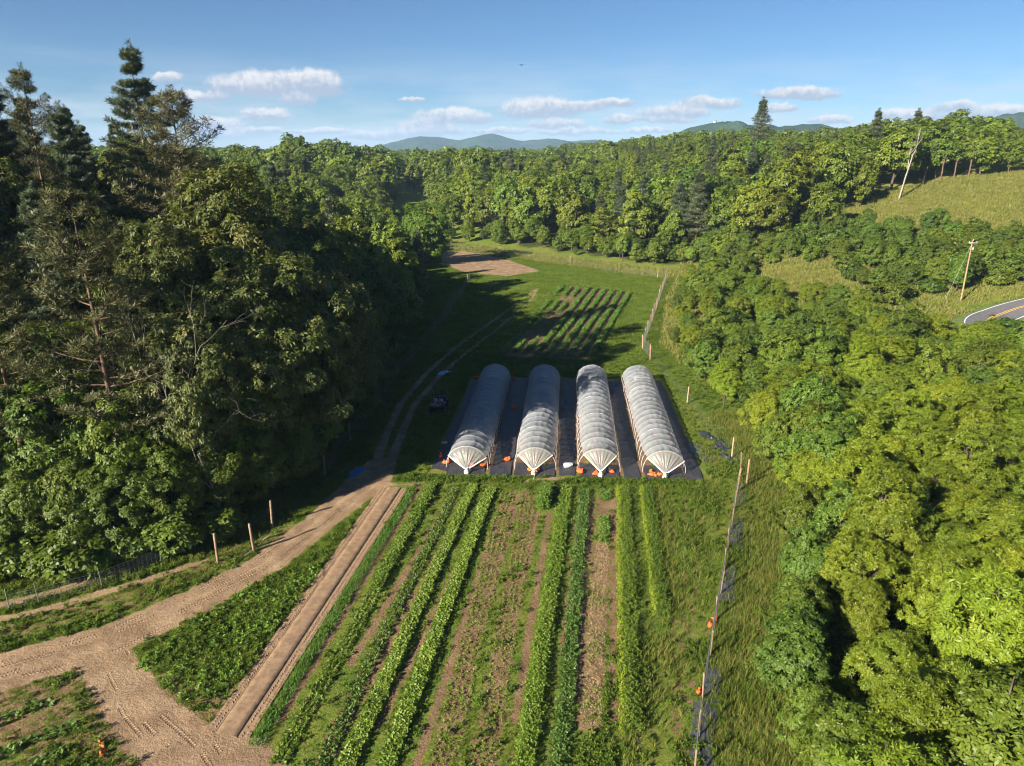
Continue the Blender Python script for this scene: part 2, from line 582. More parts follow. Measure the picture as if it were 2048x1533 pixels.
def terrain_mat():
    m, T, out = new_mat('terrain')
    pos = T.node('ShaderNodeNewGeometry').outputs['Position']
    a = T.node('ShaderNodeAttribute', attribute_name='mask')
    sep = T.node('ShaderNodeSeparateColor')
    T.put(sep.inputs[0], a.outputs['Color'])
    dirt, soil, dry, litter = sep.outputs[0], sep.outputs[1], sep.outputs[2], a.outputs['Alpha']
    big = T.noise(pos, 0.06, 4, 0.6)
    mid = T.noise(pos, 0.7, 5, 0.65)
    fine = T.noise(pos, 5.0, 5, 0.7)
    vfine = T.noise(pos, 22.0, 3, 0.7)
    # grass
    g = T.mix(T.maprange(mid, 0.32, 0.68), (0.075, 0.130, 0.016, 1), (0.125, 0.172, 0.027, 1))
    g = T.mix(T.math('MULTIPLY', T.maprange(fine, 0.45, 0.75), 0.7), g, (0.055, 0.095, 0.014, 1))
    g = T.mix(T.math('MULTIPLY', T.maprange(T.noise(T.vmath('MULTIPLY', pos, (1.0, 0.35, 1.0)), 0.45, 5, 0.7), 0.42, 0.62), 0.5), g, (0.165, 0.172, 0.034, 1))
    g = T.mix(T.math('MULTIPLY', T.maprange(big, 0.40, 0.60), 0.6), g, (0.150, 0.165, 0.030, 1))
    # dry meadow
    dm = T.mix(T.maprange(T.noise(T.vmath('MULTIPLY', pos, (1, 3, 1)), 0.12, 5, 0.7), 0.35, 0.65), (0.145, 0.155, 0.028, 1), (0.180, 0.168, 0.046, 1))
    dm = T.mix(T.math('MULTIPLY', T.maprange(fine, 0.5, 0.8), 0.5), dm, (0.10, 0.105, 0.025, 1))
    g = T.mix(T.math('MULTIPLY', dry, T.maprange(mid, 0.15, 0.5)), g, dm)
    # soil between plants
    sc = T.mix(T.maprange(mid, 0.35, 0.65), (0.26, 0.170, 0.096, 1), (0.185, 0.115, 0.062, 1))
    sc = T.mix(T.math('MULTIPLY', T.maprange(T.noise(pos, 9.0, 5, 0.75), 0.42, 0.62), 0.75), sc, (0.11, 0.070, 0.038, 1))
    fs = T.math('ADD', soil, T.math('MULTIPLY', T.math('SUBTRACT', T.noise(pos, 1.7, 5, 0.7), 0.5), 1.5))
    c = T.mix(T.maprange(fs, 0.48, 0.62), g, sc)
    # litter under the trees
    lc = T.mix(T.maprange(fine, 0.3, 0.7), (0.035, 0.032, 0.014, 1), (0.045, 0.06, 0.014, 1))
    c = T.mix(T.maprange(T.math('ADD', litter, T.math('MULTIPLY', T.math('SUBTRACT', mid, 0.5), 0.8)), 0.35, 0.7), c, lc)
    # dirt road
    dc = T.mix(T.maprange(T.noise(pos, 0.5, 5, 0.65), 0.35, 0.65), (0.305, 0.213, 0.130, 1), (0.208, 0.138, 0.082, 1))
    dc = T.mix(T.math('MULTIPLY', T.maprange(fine, 0.5, 0.75), 0.45), dc, (0.105, 0.070, 0.042, 1))
    fd = T.math('ADD', dirt, T.math('MULTIPLY', T.math('SUBTRACT', T.noise(pos, 0.9, 7, 0.75), 0.5), 0.55))
    dmask = T.maprange(fd, 0.485, 0.53)
    c = T.mix(dmask, c, dc)
    b = T.node('ShaderNodeBsdfPrincipled')
    T.put(b.inputs['Base Color'], c)
    b.inputs['Roughness'].default_value = 0.95
    b.inputs['Specular IOR Level'].default_value = 0.1
    bn = T.node('ShaderNodeBump')
    bn.inputs['Strength'].default_value = 0.8
    bn.inputs['Distance'].default_value = 0.10
    hh = T.math('ADD', T.math('MULTIPLY', T.math('ADD', fine, T.math('MULTIPLY', dmask, T.noise(pos, 1.8, 4, 0.7))), T.math('SUBTRACT', 1.5, T.math('MULTIPLY', dmask, 0.5))), T.math('MULTIPLY', vfine, 0.35))
    T.put(bn.inputs['Height'], hh)
    T.put(b.inputs['Normal'], bn.outputs[0])
    T.l.new(b.outputs[0], out.inputs[0])
    return m


M = {}
M['terrain'] = terrain_mat()
M['bark'] = simple_mat('bark', (0.085, 0.066, 0.05), 0.9, 0.4, 4.0, bump=0.6, spec=0.1)
M['pinebark'] = simple_mat('pine_bark', (0.13, 0.085, 0.06), 0.9, 0.4, 3.0, bump=0.6, spec=0.1)
M['deadwood'] = simple_mat('dead_wood', (0.25, 0.225, 0.19), 0.85, 0.25, 3.0, spec=0.1)
M['walnut'] = leaf_mat('walnut_leaf', (0.090, 0.148, 0.012), (0.170, 0.230, 0.022), (0.215, 0.255, 0.034), 0.36)
M['oak'] = leaf_mat('oak_leaf', (0.046, 0.070, 0.014), (0.125, 0.138, 0.034), (0.255, 0.225, 0.085), 0.24)
M['maple'] = leaf_mat('maple_leaf', (0.052, 0.092, 0.010), (0.118, 0.162, 0.018), None, 0.30)
M['wood'] = leaf_mat('mixed_wood_leaf', (0.066, 0.110, 0.010), (0.150, 0.192, 0.022), None, 0.28)
M['needle'] = leaf_mat('pine_needle', (0.038, 0.060, 0.026), (0.095, 0.112, 0.052), None, 0.12)
M['brown_needle'] = leaf_mat('brown_pine_needle', (0.045, 0.054, 0.018), (0.105, 0.098, 0.040), None, 0.12)
M['crop'] = leaf_mat('crop_leaf', (0.092, 0.148, 0.018), (0.185, 0.240, 0.046), None, 0.28)
M['straw'] = simple_mat('straw', (0.34, 0.25, 0.13), 0.9, 0.3, 3.0)
M['grass'] = grass_mat('grass_blades', [(0.088, 0.150, 0.018), (0.140, 0.195, 0.028), (0.185, 0.195, 0.052)])
M['meadow'] = grass_mat('meadow_blades', [(0.150, 0.175, 0.032), (0.205, 0.205, 0.055), (0.110, 0.155, 0.026)])
M['roughgrass'] = grass_mat('rough_meadow_blades', [(0.205, 0.220, 0.050), (0.265, 0.250, 0.080), (0.150, 0.175, 0.034)])
M['weed'] = grass_mat('weed_leaves', [(0.075, 0.130, 0.018), (0.115, 0.165, 0.026), (0.150, 0.180, 0.038)])
M['soilbed'] = simple_mat('tilled_soil', (0.235, 0.158, 0.098), 0.97, 0.2, 2.5, bump=0.6, spec=0.05)
M['terrainlug'] = simple_mat('tyre_printed_dirt', (0.245, 0.170, 0.106), 0.97, 0.25, 3.0, spec=0.05)
M['soillug'] = simple_mat('tyre_ridged_soil', (0.245, 0.168, 0.104), 0.97, 0.2, 3.0, spec=0.05)


# ------------------------------------------------------------------ ground sheet
def axis(lo, hi, step, far_lo, far_hi, grow=1.09):
    core = list(np.arange(lo, hi + 1e-6, step))
    up, s = [], step
    v = hi
    while v < far_hi:
        s *= grow
        v += s
        up.append(v)
    dn, s = [], step
    v = lo
    while v > far_lo:
        s *= grow
        v -= s
        dn.append(v)
    return np.array(dn[::-1] + core + up)


GRID = {}


def GROUND_Z(x, y):
    """height of the finished ground mesh"""
    X, Y, H = GRID['X'], GRID['Y'], GRID['H']
    i = int(np.clip(np.searchsorted(X, x) - 1, 0, len(X) - 2))
    j = int(np.clip(np.searchsorted(Y, y) - 1, 0, len(Y) - 2))
    u, v = (x - X[i]) / (X[i + 1] - X[i]), (y - Y[j]) / (Y[j + 1] - Y[j])
    return float((H[j, i] * (1 - u) + H[j, i + 1] * u) * (1 - v) + (H[j + 1, i] * (1 - u) + H[j + 1, i + 1] * u) * v)


def build_ground():
    X = axis(-42, 30, 0.25, -7000, 7000)
    Y = axis(24, 110, 0.25, -500, 8000)
    gx, gy = np.meshgrid(X, Y)
    h = ground_h(gx, gy)
    mk = masks(gx, gy)
    near = 1 - sstep(120, 200, np.hypot(gx, gy))
    bump = (vnoise(gx, gy, 1.3, 5) - 0.5) * 0.09 + (vnoise(gx, gy, 0.5, 6) - 0.5) * 0.05
    d = mk[..., 0]
    bump = bump * np.where(d > 0.55, 0.55, 1.0)
    # wheel ruts in the dirt
    rut = np.zeros_like(gx)
    for off in (-0.75, 0.75):
        pts = [(p[0] + off * 0.6, p[1] - off * 0.8) for p in ROAD]
        rut -= 0.09 * np.exp(-(seg_dist(gx, gy, pts) / 0.28) ** 2)
    for pl in (TRACK1, TRACK2):
        rut -= 0.05 * (1 - sstep(-0.1, 0.3, seg_dist(gx, gy, pl)))
    pu = G(490, 1192)
    rut -= 0.10 * np.exp(-(np.hypot(gx - pu[0], (gy - pu[1]) * 0.8) / 0.75) ** 2)
    h = h + near * (bump + rut)
    GRID.update(X=X, Y=Y, H=h)
    ny, nx = gx.shape
    idx = np.arange(nx * ny).reshape(ny, nx)
    F = np.stack([idx[:-1, :-1], idx[:-1, 1:], idx[1:, 1:], idx[1:, :-1]], -1).reshape(-1, 4)
    V = np.stack([gx, gy, h], -1).reshape(-1, 3)
    mkf = mk.reshape(-1, 4)
    fc = V[F].mean(1)
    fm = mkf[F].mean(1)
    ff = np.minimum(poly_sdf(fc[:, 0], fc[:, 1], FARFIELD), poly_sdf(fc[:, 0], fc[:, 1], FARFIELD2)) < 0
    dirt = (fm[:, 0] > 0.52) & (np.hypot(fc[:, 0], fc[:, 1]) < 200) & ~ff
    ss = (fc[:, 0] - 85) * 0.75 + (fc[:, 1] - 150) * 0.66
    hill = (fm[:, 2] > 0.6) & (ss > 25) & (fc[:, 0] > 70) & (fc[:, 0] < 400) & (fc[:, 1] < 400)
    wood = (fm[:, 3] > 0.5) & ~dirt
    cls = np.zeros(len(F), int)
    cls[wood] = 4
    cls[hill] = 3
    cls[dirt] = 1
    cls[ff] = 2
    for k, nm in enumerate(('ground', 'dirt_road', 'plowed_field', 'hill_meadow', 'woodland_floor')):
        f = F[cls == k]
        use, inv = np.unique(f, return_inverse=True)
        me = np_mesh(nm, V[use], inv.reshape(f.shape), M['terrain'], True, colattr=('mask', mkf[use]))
        tag(obj(nm, me), kind='structure')


build_ground()


def build_mountains():
    m, T, out = new_mat('mountain_forest')
    pos = T.node('ShaderNodeNewGeometry').outputs['Position']
    n = T.noise(pos, 0.012, 6, 0.65)
    c = T.mix(T.maprange(n, 0.35, 0.65), (0.018, 0.040, 0.024, 1), (0.040, 0.066, 0.030, 1))
    b = T.node('ShaderNodeBsdfDiffuse')
    T.put(b.inputs[0], c)
    bn = T.node('ShaderNodeBump')
    bn.inputs['Strength'].default_value = 1.0
    bn.inputs['Distance'].default_value = 14.0
    T.put(bn.inputs['Height'], T.noise(pos, 0.03, 4, 0.7))
    T.put(b.inputs['Normal'], bn.outputs[0])
    T.l.new(b.outputs[0], out.inputs[0])

    def ridge(name, dist, prof, depth, seed, rough):
        """a mountain chain: skyline profile (px, py) at a distance, sloping down to front and back"""
        pts = []
        for px, py in prof:
            u, v = (px - 1024) / FPX, (py - 766.5) / FPX
            t = dist / (CP - v * SP)
            pts.append((u * t, CAM_H - t * (SP + v * CP)))
        xs = np.array([p[0] for p in pts])
        zs = np.array([p[1] for p in pts])
        nx, ny = 260, 44
        gx = np.linspace(xs[0], xs[-1], nx)
        yy = np.linspace(-1, 1, ny)
        X, Yy = np.meshgrid(gx, yy)
        top = np.interp(X, xs, zs)
        env = np.clip(1 - np.abs(Yy) ** 1.25, 0, 1)
        sp = (vnoise(X, Yy * depth, depth * 0.22, seed) - 0.5) * 1.1 + (vnoise(X, Yy * depth, depth * 0.09, seed + 1) - 0.5) * 0.5
        Z = -40 + (top + 40) * np.clip(env + sp * 0.5 * (1 - env) * env * 3, 0, 1)
        Z += rough * (vnoise(X, Yy * depth, 45, seed + 2) - 0.5) + rough * .6 * (vnoise(X, Yy * depth, 16, seed + 3) - 0.5)
        V = np.stack([X, dist + Yy * depth, Z], -1).reshape(-1, 3)
        idx = np.arange(nx * ny).reshape(ny, nx)
        F = np.stack([idx[:-1, :-1], idx[:-1, 1:], idx[1:, 1:], idx[1:, :-1]], -1).reshape(-1, 4)
        tag(obj(name, np_mesh(name, V, F, m, True)), kind='structure')
    ridge('mountain', 4600, [(-900, 300), (-300, 285), (100, 292), (400, 300), (640, 300), (760, 292), (800, 281), (840, 273), (880, 274), (905, 280), (925, 279), (950, 273),
                             (985, 267), (1010, 273), (1040, 283), (1070, 281), (1100, 277), (1140, 283), (1180, 281), (1240, 286), (1400, 292), (1800, 300), (2600, 290), (3200, 300)], 900, 11, 10)
    ridge('hill', 1900, [(1150, 330), (1290, 300), (1340, 272), (1385, 256), (1420, 246), (1450, 242), (1480, 247), (1520, 252), (1560, 250), (1600, 247), (1640, 246), (1665, 252), (1720, 262),
                         (1800, 268), (1900, 262), (1970, 240), (2010, 231), (2060, 226), (2200, 220), (2500, 240), (2900, 290)], 420, 21, 9)


build_mountains()


# ------------------------------------------------------------------ foliage builders
def unit(v):
    return v / (np.linalg.norm(v, axis=-1, keepdims=True) + 1e-9)


def rosettes(P, A, nleaf, L, W, elev, droop, rng, var, Ljit=0.3):
    """leaf sprays: at every point of P a ring of nleaf pointed leaves round the axis A"""
    n = len(P)
    A = unit(A)
    ref = np.where(np.abs(A[:, 2:3]) > 0.9, np.array([[1.0, 0, 0]]), np.array([[0, 0, 1.0]]))
    U = unit(np.cross(A, ref))
    Vv = np.cross(A, U)
    th = (np.arange(nleaf)[None] * 2 * math.pi / nleaf + rng.uniform(0, 6.28, (n, 1)) + rng.normal(0, 0.35, (n, nleaf)))[..., None]
    R = np.cos(th) * U[:, None] + np.sin(th) * Vv[:, None]
    e = rng.uniform(elev[0], elev[1], (n, nleaf, 1))
    D = R * np.cos(e) + A[:, None] * np.sin(e)
    S = unit(np.cross(D, A[:, None]) + 0.25 * rng.normal(0, 1, D.shape))
    ll = L * rng.uniform(1 - Ljit, 1 + Ljit, (n, nleaf, 1))
    ww = W * rng.uniform(0.8, 1.2, (n, nleaf, 1))
    B = P[:, None] + D * ll * 0.08
    N = A[:, None]
    mid = B + D * ll * 0.52
    dn = np.array([0, 0, 1.0])
    v0 = B
    v1 = mid + S * ww * 0.5 - dn * droop * ll * 0.15
    v2 = B + D * ll - dn * droop * ll
    v3 = mid - S * ww * 0.5 - dn * droop * ll * 0.15
    V = np.stack([v0, v1, v2, v3], 2).reshape(-1, 3)
    k = np.arange(n * nleaf)[:, None] * 4
    F = k + np.array([[0, 1, 2, 3]])
    vv = np.clip(np.repeat(var, nleaf) * 0.55 + rng.uniform(0, 0.45, n * nleaf), 0, 1)
    return V, F, np.repeat(vv, 4)


def curve(a, b, sag, n, rng, wob=0.0):
    a, b = np.asarray(a, float), np.asarray(b, float)
    t = np.linspace(0, 1, n)[:, None]
    P = a + (b - a) * t
    P[:, 2] += (sag * 4 * t * (1 - t))[:, 0]
    if wob:
        w = rng.normal(0, wob, (n, 3))
        w[0] = 0
        P += w
    return P


def decid(seed, H, R, base, ncl, rc, nros, nleaf, L, W, mat, elev=(-0.1, 0.6), droop=0.25, trunk_r=0.25, limbs=10, up=0.55, egg=0.0, trunk_mat='bark', lob=0.28):
    rng = np.random.default_rng(seed)
    i = np.arange(ncl)
    z = 1 - 2 * (i + 0.5) / ncl + rng.normal(0, 0.05, ncl)
    z = np.clip(z, -0.99, 0.99)
    ph = i * 2.39996 + rng.normal(0, 0.25, ncl)
    q = np.sqrt(1 - z * z)
    d = np.stack([q * np.cos(ph), q * np.sin(ph), z], -1)
    lobes = unit(rng.normal(0, 1, (7, 3)))
    lob_v = np.max(np.clip(d @ lobes.T, 0, 1) ** 3, axis=1)
    rad = (1 - lob + lob * lob_v) * rng.uniform(0.72, 1.04, ncl)
    inner = rng.random(ncl) < 0.2
    rad = np.where(inner, rad * 0.6, rad)
    cz, rz = (H - rc * 0.6 + base) / 2, (H - rc * 0.6 - base) / 2
    wid = 1 + egg * (-d[:, 2])
    C = d * np.stack([R * wid, R * wid, np.full(ncl, rz)], -1) * rad[:, None]
    C[:, 2] += cz
    # points over each clump
    dd = unit(rng.normal(0, 1, (ncl, nros, 3)))
    flip = (np.einsum('ijk,ik->ij', dd, d) < -0.25)
    dd = np.where(flip[..., None], -dd, dd)
    rcl = rc * rng.uniform(0.7, 1.3, (ncl, 1, 1))
    P = C[:, None] + dd * rcl * (rng.uniform(0.35, 1.0, (ncl, nros, 1)) ** 0.5) * np.array([1, 1, 0.72])
    Ax = dd * 0.75 + np.array([0, 0, up]) + d[:, None] * 0.35 + rng.normal(0, 0.28, dd.shape)
    P, Ax = P.reshape(-1, 3), Ax.reshape(-1, 3)
    cv = np.repeat(rng.uniform(0, 1, ncl), nros)
    var = np.clip(cv * 0.7 + rng.uniform(0, 0.3, len(P)), 0, 1)
    V, F, va = rosettes(P, Ax, nleaf, L, W, elev, droop, rng, var)
    crown = np_mesh('crown', V, F, M[mat], False, {'var': va})
    mb = MB()
    top = np.array([rng.normal(0, R * 0.1), rng.normal(0, R * 0.1), H * 0.86])
    tp = curve((0, 0, -0.4), top, 0, 7, rng, 0.10 * R * 0.4)
    tp[:, 2] = np.linspace(-0.6, H * 0.86, 7)
    mb.tube(tp, np.linspace(trunk_r, trunk_r * 0.18, 7), 7)
    for k in rng.choice(ncl, min(limbs, ncl), replace=False):
        f = np.clip((C[k][2] - base * 0.4) / H - rng.uniform(0.12, 0.3), 0.12, 0.75)
        st = np.array([np.interp(f * H * 0.86, tp[:, 2], tp[:, j]) for j in range(3)])
        mb.tube(curve(st, C[k], 0.25, 5, rng, 0.06 * R * 0.3), np.linspace(trunk_r * 0.42, trunk_r * 0.09, 5), 5, cap=False)
    return crown, mb.mesh('trunk', M[trunk_mat], True)


def pine(seed, H, R, base, mat, dz=0.8, nb=5, ntw=5, ntuft=4, nleaf=8, L=0.42, W=0.06, sweep=0.18, trunk_r=0.28, irr=0.35, power=0.75, flat=False):
    rng = np.random.default_rng(seed)
    mb = MB()
    tp = np.stack([rng.normal(0, 0.12, 9).cumsum() * 0.5, rng.normal(0, 0.12, 9).cumsum() * 0.5, np.linspace(-0.6, H * 0.985, 9)], -1)
    tp[0, :2] = 0
    mb.tube(tp, np.linspace(trunk_r, 0.03, 9), 7)
    P, Ax, var = [], [], []
    z = base
    while z < H - 0.5:
        rel = (z - base) / (H - base)
        Lb0 = R * (1 - rel) ** power * (0.45 + 0.55 * min(1, rel * 4 + 0.3))
        a0 = rng.uniform(0, 6.28)
        nbk = nb if not flat else max(2, nb - 2)
        for k in range(nbk):
            Lb = max(0.5, Lb0 * rng.uniform(1 - irr, 1 + irr * 0.6))
            az = a0 + k * 6.283 / nbk + rng.normal(0, 0.3)
            zz = z + rng.uniform(-dz * .4, dz * .4)
            st = np.array([np.interp(zz, tp[:, 2], tp[:, 0]), np.interp(zz, tp[:, 2], tp[:, 1]), zz])
            dirv = np.array([math.cos(az), math.sin(az), 0])
            side = np.array([-dirv[1], dirv[0], 0])
            rise = Lb * (sweep + 0.35 * rel + rng.normal(0, 0.06))
            pts = st + np.linspace(0, 1, 5)[:, None] * dirv * Lb
            pts[:, 2] += rise * np.linspace(0, 1, 5) ** 1.6
            mb.tube(pts, np.linspace(0.025 + 0.012 * Lb, 0.012, 5), 4, cap=False)
            bv = rng.uniform(0, 1)
            for s in np.linspace(0.28, 1.0, ntw):
                c = st + dirv * Lb * s
                c[2] += rise * s ** 1.6
                wl = 0.42 * Lb * (1.05 - s) + 0.30
                for sg in (-1, 1):
                    for f in np.linspace(0.25, 1.0, ntuft):
                        p = c + side * sg * wl * f + dirv * wl * 0.45 * f + np.array([0, 0, 0.10 * f]) + rng.normal(0, 0.07, 3)
                        P.append(p)
                        Ax.append(dirv * 0.55 + side * sg * 0.35 + np.array([0, 0, 0.8]) + rng.normal(0, 0.15, 3))
                        var.append(bv * 0.6 + rng.uniform(0, 0.4))
        z += dz * rng.uniform(0.8, 1.25)
    for k in range(16):
        P.append(np.array([tp[-1, 0] + rng.normal(0, .02 + .012 * k), tp[-1, 1] + rng.normal(0, .02 + .012 * k), H + 0.5 - 0.09 * k]))
        Ax.append(np.array([rng.normal(0, .3), rng.normal(0, .3), 1]))
        var.append(0.7)
    V, F, va = rosettes(np.array(P), np.array(Ax), nleaf, L, W, (0.15, 1.0), 0.05, rng, np.array(var))
    crown = np_mesh('crown', V, F, M[mat], False, {'var': va})
    return crown, mb.mesh('trunk', M['pinebark'], True)


def bare_branches(seed, H, lean=(0, 0), spread=0.55, depth=4, r=0.11, trunk_frac=0.45, mat='deadwood'):
    rng = np.random.default_rng(seed)
    mb = MB()
    tips = []

    def grow(p, d, ln, rad, lv):
        n = 4
        pts = [p]
        for k in range(n):
            d = unit(d + rng.normal(0, 0.05 if lv == depth else 0.14, 3))
            p = p + d * ln / n
            pts.append(p)
        mb.tube(np.array(pts), np.linspace(rad, rad * 0.6, n + 1), 5 if lv > 2 else 3, cap=False)
        if lv <= 0:
            tips.append(p)
            return
        for k in range(rng.integers(2, 4)):
            nd = unit(d + rng.normal(0, spread, 3) + np.array([0, 0, 0.1]))
            at = pts[rng.integers(2, n + 1)]
            grow(at, nd, ln * rng.uniform(0.5, 0.78), rad * 0.52, lv - 1)
    grow(np.array([0, 0, -0.5]), unit(np.array([lean[0], lean[1], 1.0])), H * trunk_frac, r, depth)
    return mb.mesh('trunk', M[mat], True)


KIND = {}


def kind(name, pairs, H):
    KIND[name] = (pairs, H)


kind('walnut', [decid(100 + s, 9.0, (3.2, 2.7, 2.3, 3.0)[s], 1.4, 120, 0.60, 27, 8, 0.23, 0.080, 'walnut', (-0.05, 0.60), 0.06, 0.12, 26, up=0.9, egg=0.25, lob=0.5) for s in range(4)], 9.0)
kind('thicket', [decid(120 + s, 7.5, (2.9, 2.4, 2.1)[s], 0.6, 90, 0.60, 28, 7, 0.19, 0.10, 'maple', (-0.2, 0.6), 0.20, 0.11, 20, up=0.7, egg=0.25, lob=0.42) for s in range(3)], 7.5)
kind('oak', [decid(140 + s, 24.0, 7.0, 4.0, 130, 1.5, 64, 6, 0.36, 0.18, 'oak', (-0.2, 0.7), 0.3, 0.36, 26, up=0.35, egg=0.12, lob=0.34) for s in range(3)], 24.0)
kind('maple', [decid(160 + s, 12.0, 4.4, 1.2, 76, 1.15, 58, 6, 0.28, 0.16, 'maple', (-0.2, 0.6), 0.28, 0.2, 16, up=0.5, egg=0.2, lob=0.34) for s in range(3)], 12.0)
kind('pine', [pine(180 + s, 30.0, 5.2, 5.0, 'needle', 0.95, 6, 7, 4, 9, 0.44, 0.060, trunk_r=0.36, irr=0.5) for s in range(2)], 30.0)
kind('open_pine', [pine(190, 30.0, 5.6, 9.0, 'needle', 1.15, 5, 7, 4, 9, 0.44, 0.065, sweep=0.12, trunk_r=0.34, irr=0.5, power=0.85)], 30.0)
kind('brown_pine', [pine(195 + s, 24.0, 5.0, 8.0, 'brown_needle', 1.15, 4, 6, 4, 8, 0.40, 0.060, sweep=0.25, trunk_r=0.3, irr=0.55, power=0.5) for s in range(2)], 24.0)
kind('wood', [decid(200 + s, 17.0, (5.0, 4.1, 5.9, 3.7, 5.3, 4.6, 6.2, 4.3)[s], (2.0, 1.2, 3.0, 1.5, 4.0, 2.5, 2.0, 5.0)[s], 62, (1.45, 1.2, 1.6, 1.15, 1.4, 1.3, 1.6, 1.35)[s], 17, 6, 0.62, 0.40, 'wood', (-0.2, 0.7), 0.25, 0.28, 9, up=0.5, egg=(0.06, 0.3, -0.1, 0.35, 0.0, 0.2, -0.05, 0.1)[s], lob=0.48) for s in range(8)], 17.0)
kind('wood_pine', [pine(220 + s, 19.0, 4.2, 4.0, 'needle', 0.9, 5, 4, 2, 7, 0.66, 0.13, trunk_r=0.24, irr=0.5, power=1.0) for s in range(2)], 19.0)
kind('shrub', [decid(240 + s, 3.2, 1.8, 0.1, 26, 0.65, 22, 6, 0.30, 0.19, 'maple', (-0.1, 0.7), 0.2, 0.05, 8, up=0.6) for s in range(3)], 3.2)
kind('far', [decid(260 + s, 14.0, 5.0, 1.0, 30, 1.7, 9, 5, 1.3, 0.9, 'wood', (-0.2, 0.7), 0.2, 0.25, 3, up=0.5, lob=0.35) for s in range(3)], 14.0)

PLANTED = []
PLANS = []


class Plan:
    """a tree to be planted once all are known"""
    def __init__(self, **k):
        self.__dict__.update(k)
        self.rotation_euler = None


def plant(kd, x, y, h, label, group=None, name='tree', cat='tree', tint=(1, 1, 1), rng=rng0, wide=None, var=None, z=None):
    pairs, H = KIND[kd]
    p = Plan(kd=kd, x=x, y=y, h=h, label=label, group=group, name=name, cat=cat, tint=tint,
             var=(var if var is not None else int(rng.integers(len(pairs)))) % len(pairs), s=h / H,
             w=h / H * (wide if wide else rng.uniform(0.9, 1.15)), z=float(ground_h(x, y)) if z is None else z, rot=rng.uniform(0, 6.28), vis=0, cx=0, cy=0)
    PLANTED.append((x, y, kd))
    PLANS.append(p)
    return p


CROWN_R = {'walnut': 4.2, 'thicket': 3.9, 'oak': 7.6, 'maple': 5.0, 'pine': 4.6, 'open_pine': 4.8, 'brown_pine': 4.5, 'wood': 5.8, 'wood_pine': 3.8, 'shrub': 2.3, 'far': 6.0}
CROWN_B = {'walnut': .12, 'thicket': .08, 'oak': .14, 'maple': .08, 'pine': .15, 'open_pine': .3, 'brown_pine': .33, 'wood': .1, 'wood_pine': .2, 'shrub': 0, 'far': .05}
ORD = ['', 'first', 'second', 'third', 'fourth', 'fifth', 'sixth', 'seventh', 'eighth', 'ninth', 'tenth', 'eleventh', 'twelfth', 'thirteenth', 'fourteenth', 'fifteenth', 'sixteenth']


def measure_trees():
    """how much of each tree shows in the picture (coarse, crowns as ellipses, near ones hide far ones)"""
    W, Hh = 512, 383
    buf = np.zeros((Hh, W), bool)
    yy, xx = np.mgrid[0:Hh, 0:W]
    for p in sorted(PLANS, key=lambda q: math.hypot(q.x, q.y)):
        zc = p.z + p.h * (1 + CROWN_B[p.kd]) / 2
        t = p.y * CP + (CAM_H - zc) * SP
        if t < 4:
            continue
        px, py = proj(p.x, p.y, zc)
        p.cx, p.cy = px, py
        rx = FPX * CROWN_R[p.kd] * p.w / t / 4
        ry = FPX * p.h * (1 - CROWN_B[p.kd]) / 2 / t / 4
        cx, cy_ = px / 4, py / 4
        x0, x1, y0, y1 = int(max(0, cx - rx)), int(min(W, cx + rx + 2)), int(max(0, cy_ - ry)), int(min(Hh, cy_ + ry + 2))
        if x1 <= x0 or y1 <= y0:
            continue
        m = ((xx[y0:y1, x0:x1] - cx) / rx) ** 2 + ((yy[y0:y1, x0:x1] - cy_) / ry) ** 2 < 1
        sub = buf[y0:y1, x0:x1]
        p.vis = int((m & ~sub).sum())
        sub |= m


def plant_all():
    measure_trees()
    keep = []
    quota = {}
    for p in sorted(PLANS, key=lambda q: -(q.vis + (1e6 if q.group is None else 0))):
        if p.vis < 6 and p.group is not None:
            continue
        if quota.get(p.name, 0) >= 300:
            continue
        quota[p.name] = quota.get(p.name, 0) + 1
        keep.append(p)
    ks = set(id(p) for p in keep)
    # labels: look and place first, then the count along its tier
    groups = {}
    for p in keep:
        if p.group:
            groups.setdefault(p.group, []).append(p)
    for g, L in groups.items():
        if len(L) == 1:
            p = L[0]
            p.label = p.label
            continue
        nt = max(1, math.ceil(len(L) / 13))
        L.sort(key=lambda p: p.cy)
        for k in range(nt):
            tier = L[k * len(L) // nt:(k + 1) * len(L) // nt]
            tier.sort(key=lambda p: p.cx)
            tn = '' if nt == 1 else (['top', 'bottom'] if nt == 2 else ['top', 'middle', 'bottom'] if nt == 3 else [ORD[i + 1] for i in range(nt)])[k] + ' tier'
            for i, p in enumerate(tier):
                pos = 'leftmost' if i == 0 else 'rightmost' if i == len(tier) - 1 else ORD[i + 1] + ' from left'
                p.label = p.label + ', ' + (tn + ', ' if tn else '') + pos
    for p in keep:
        crown, trunk = KIND[p.kd][0][p.var]
        r = empty(p.name, (p.x, p.y, p.z), p.rot, (p.w, p.w, p.s), p.label, p.cat, p.group)
        if p.rotation_euler:
            r.rotation_euler = p.rotation_euler
        obj('trunk', trunk, r)
        c = obj('crown', crown, r)
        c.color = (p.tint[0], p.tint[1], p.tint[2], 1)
    rest = [p for p in PLANS if id(p) not in ks]
    names, tm = {}, []
    for kd in KIND:
        for v, pr in enumerate(KIND[kd][0]):
            names[(kd, v)] = len(tm)
            tm.append(pr[0])
    gn_scatter('woodland', np.array([(p.x, p.y, p.z) for p in rest]), np.array([(0, 0, p.rot) for p in rest]), np.array([(p.w, p.w, p.s) for p in rest]), tm,
               'half hidden trees filling the woods behind the trees in front', 'woodland', np.array([names[(p.kd, p.var)] for p in rest]))
    print('TREES', len(keep), 'rest', len(rest), quota)


def tint(rng, a=0.16, warm=0.10):
    b = rng.uniform(1 - a, 1 + a)
    k = rng.uniform(-warm, warm)
    return (b * (1 + k), b, b * (1 - k))


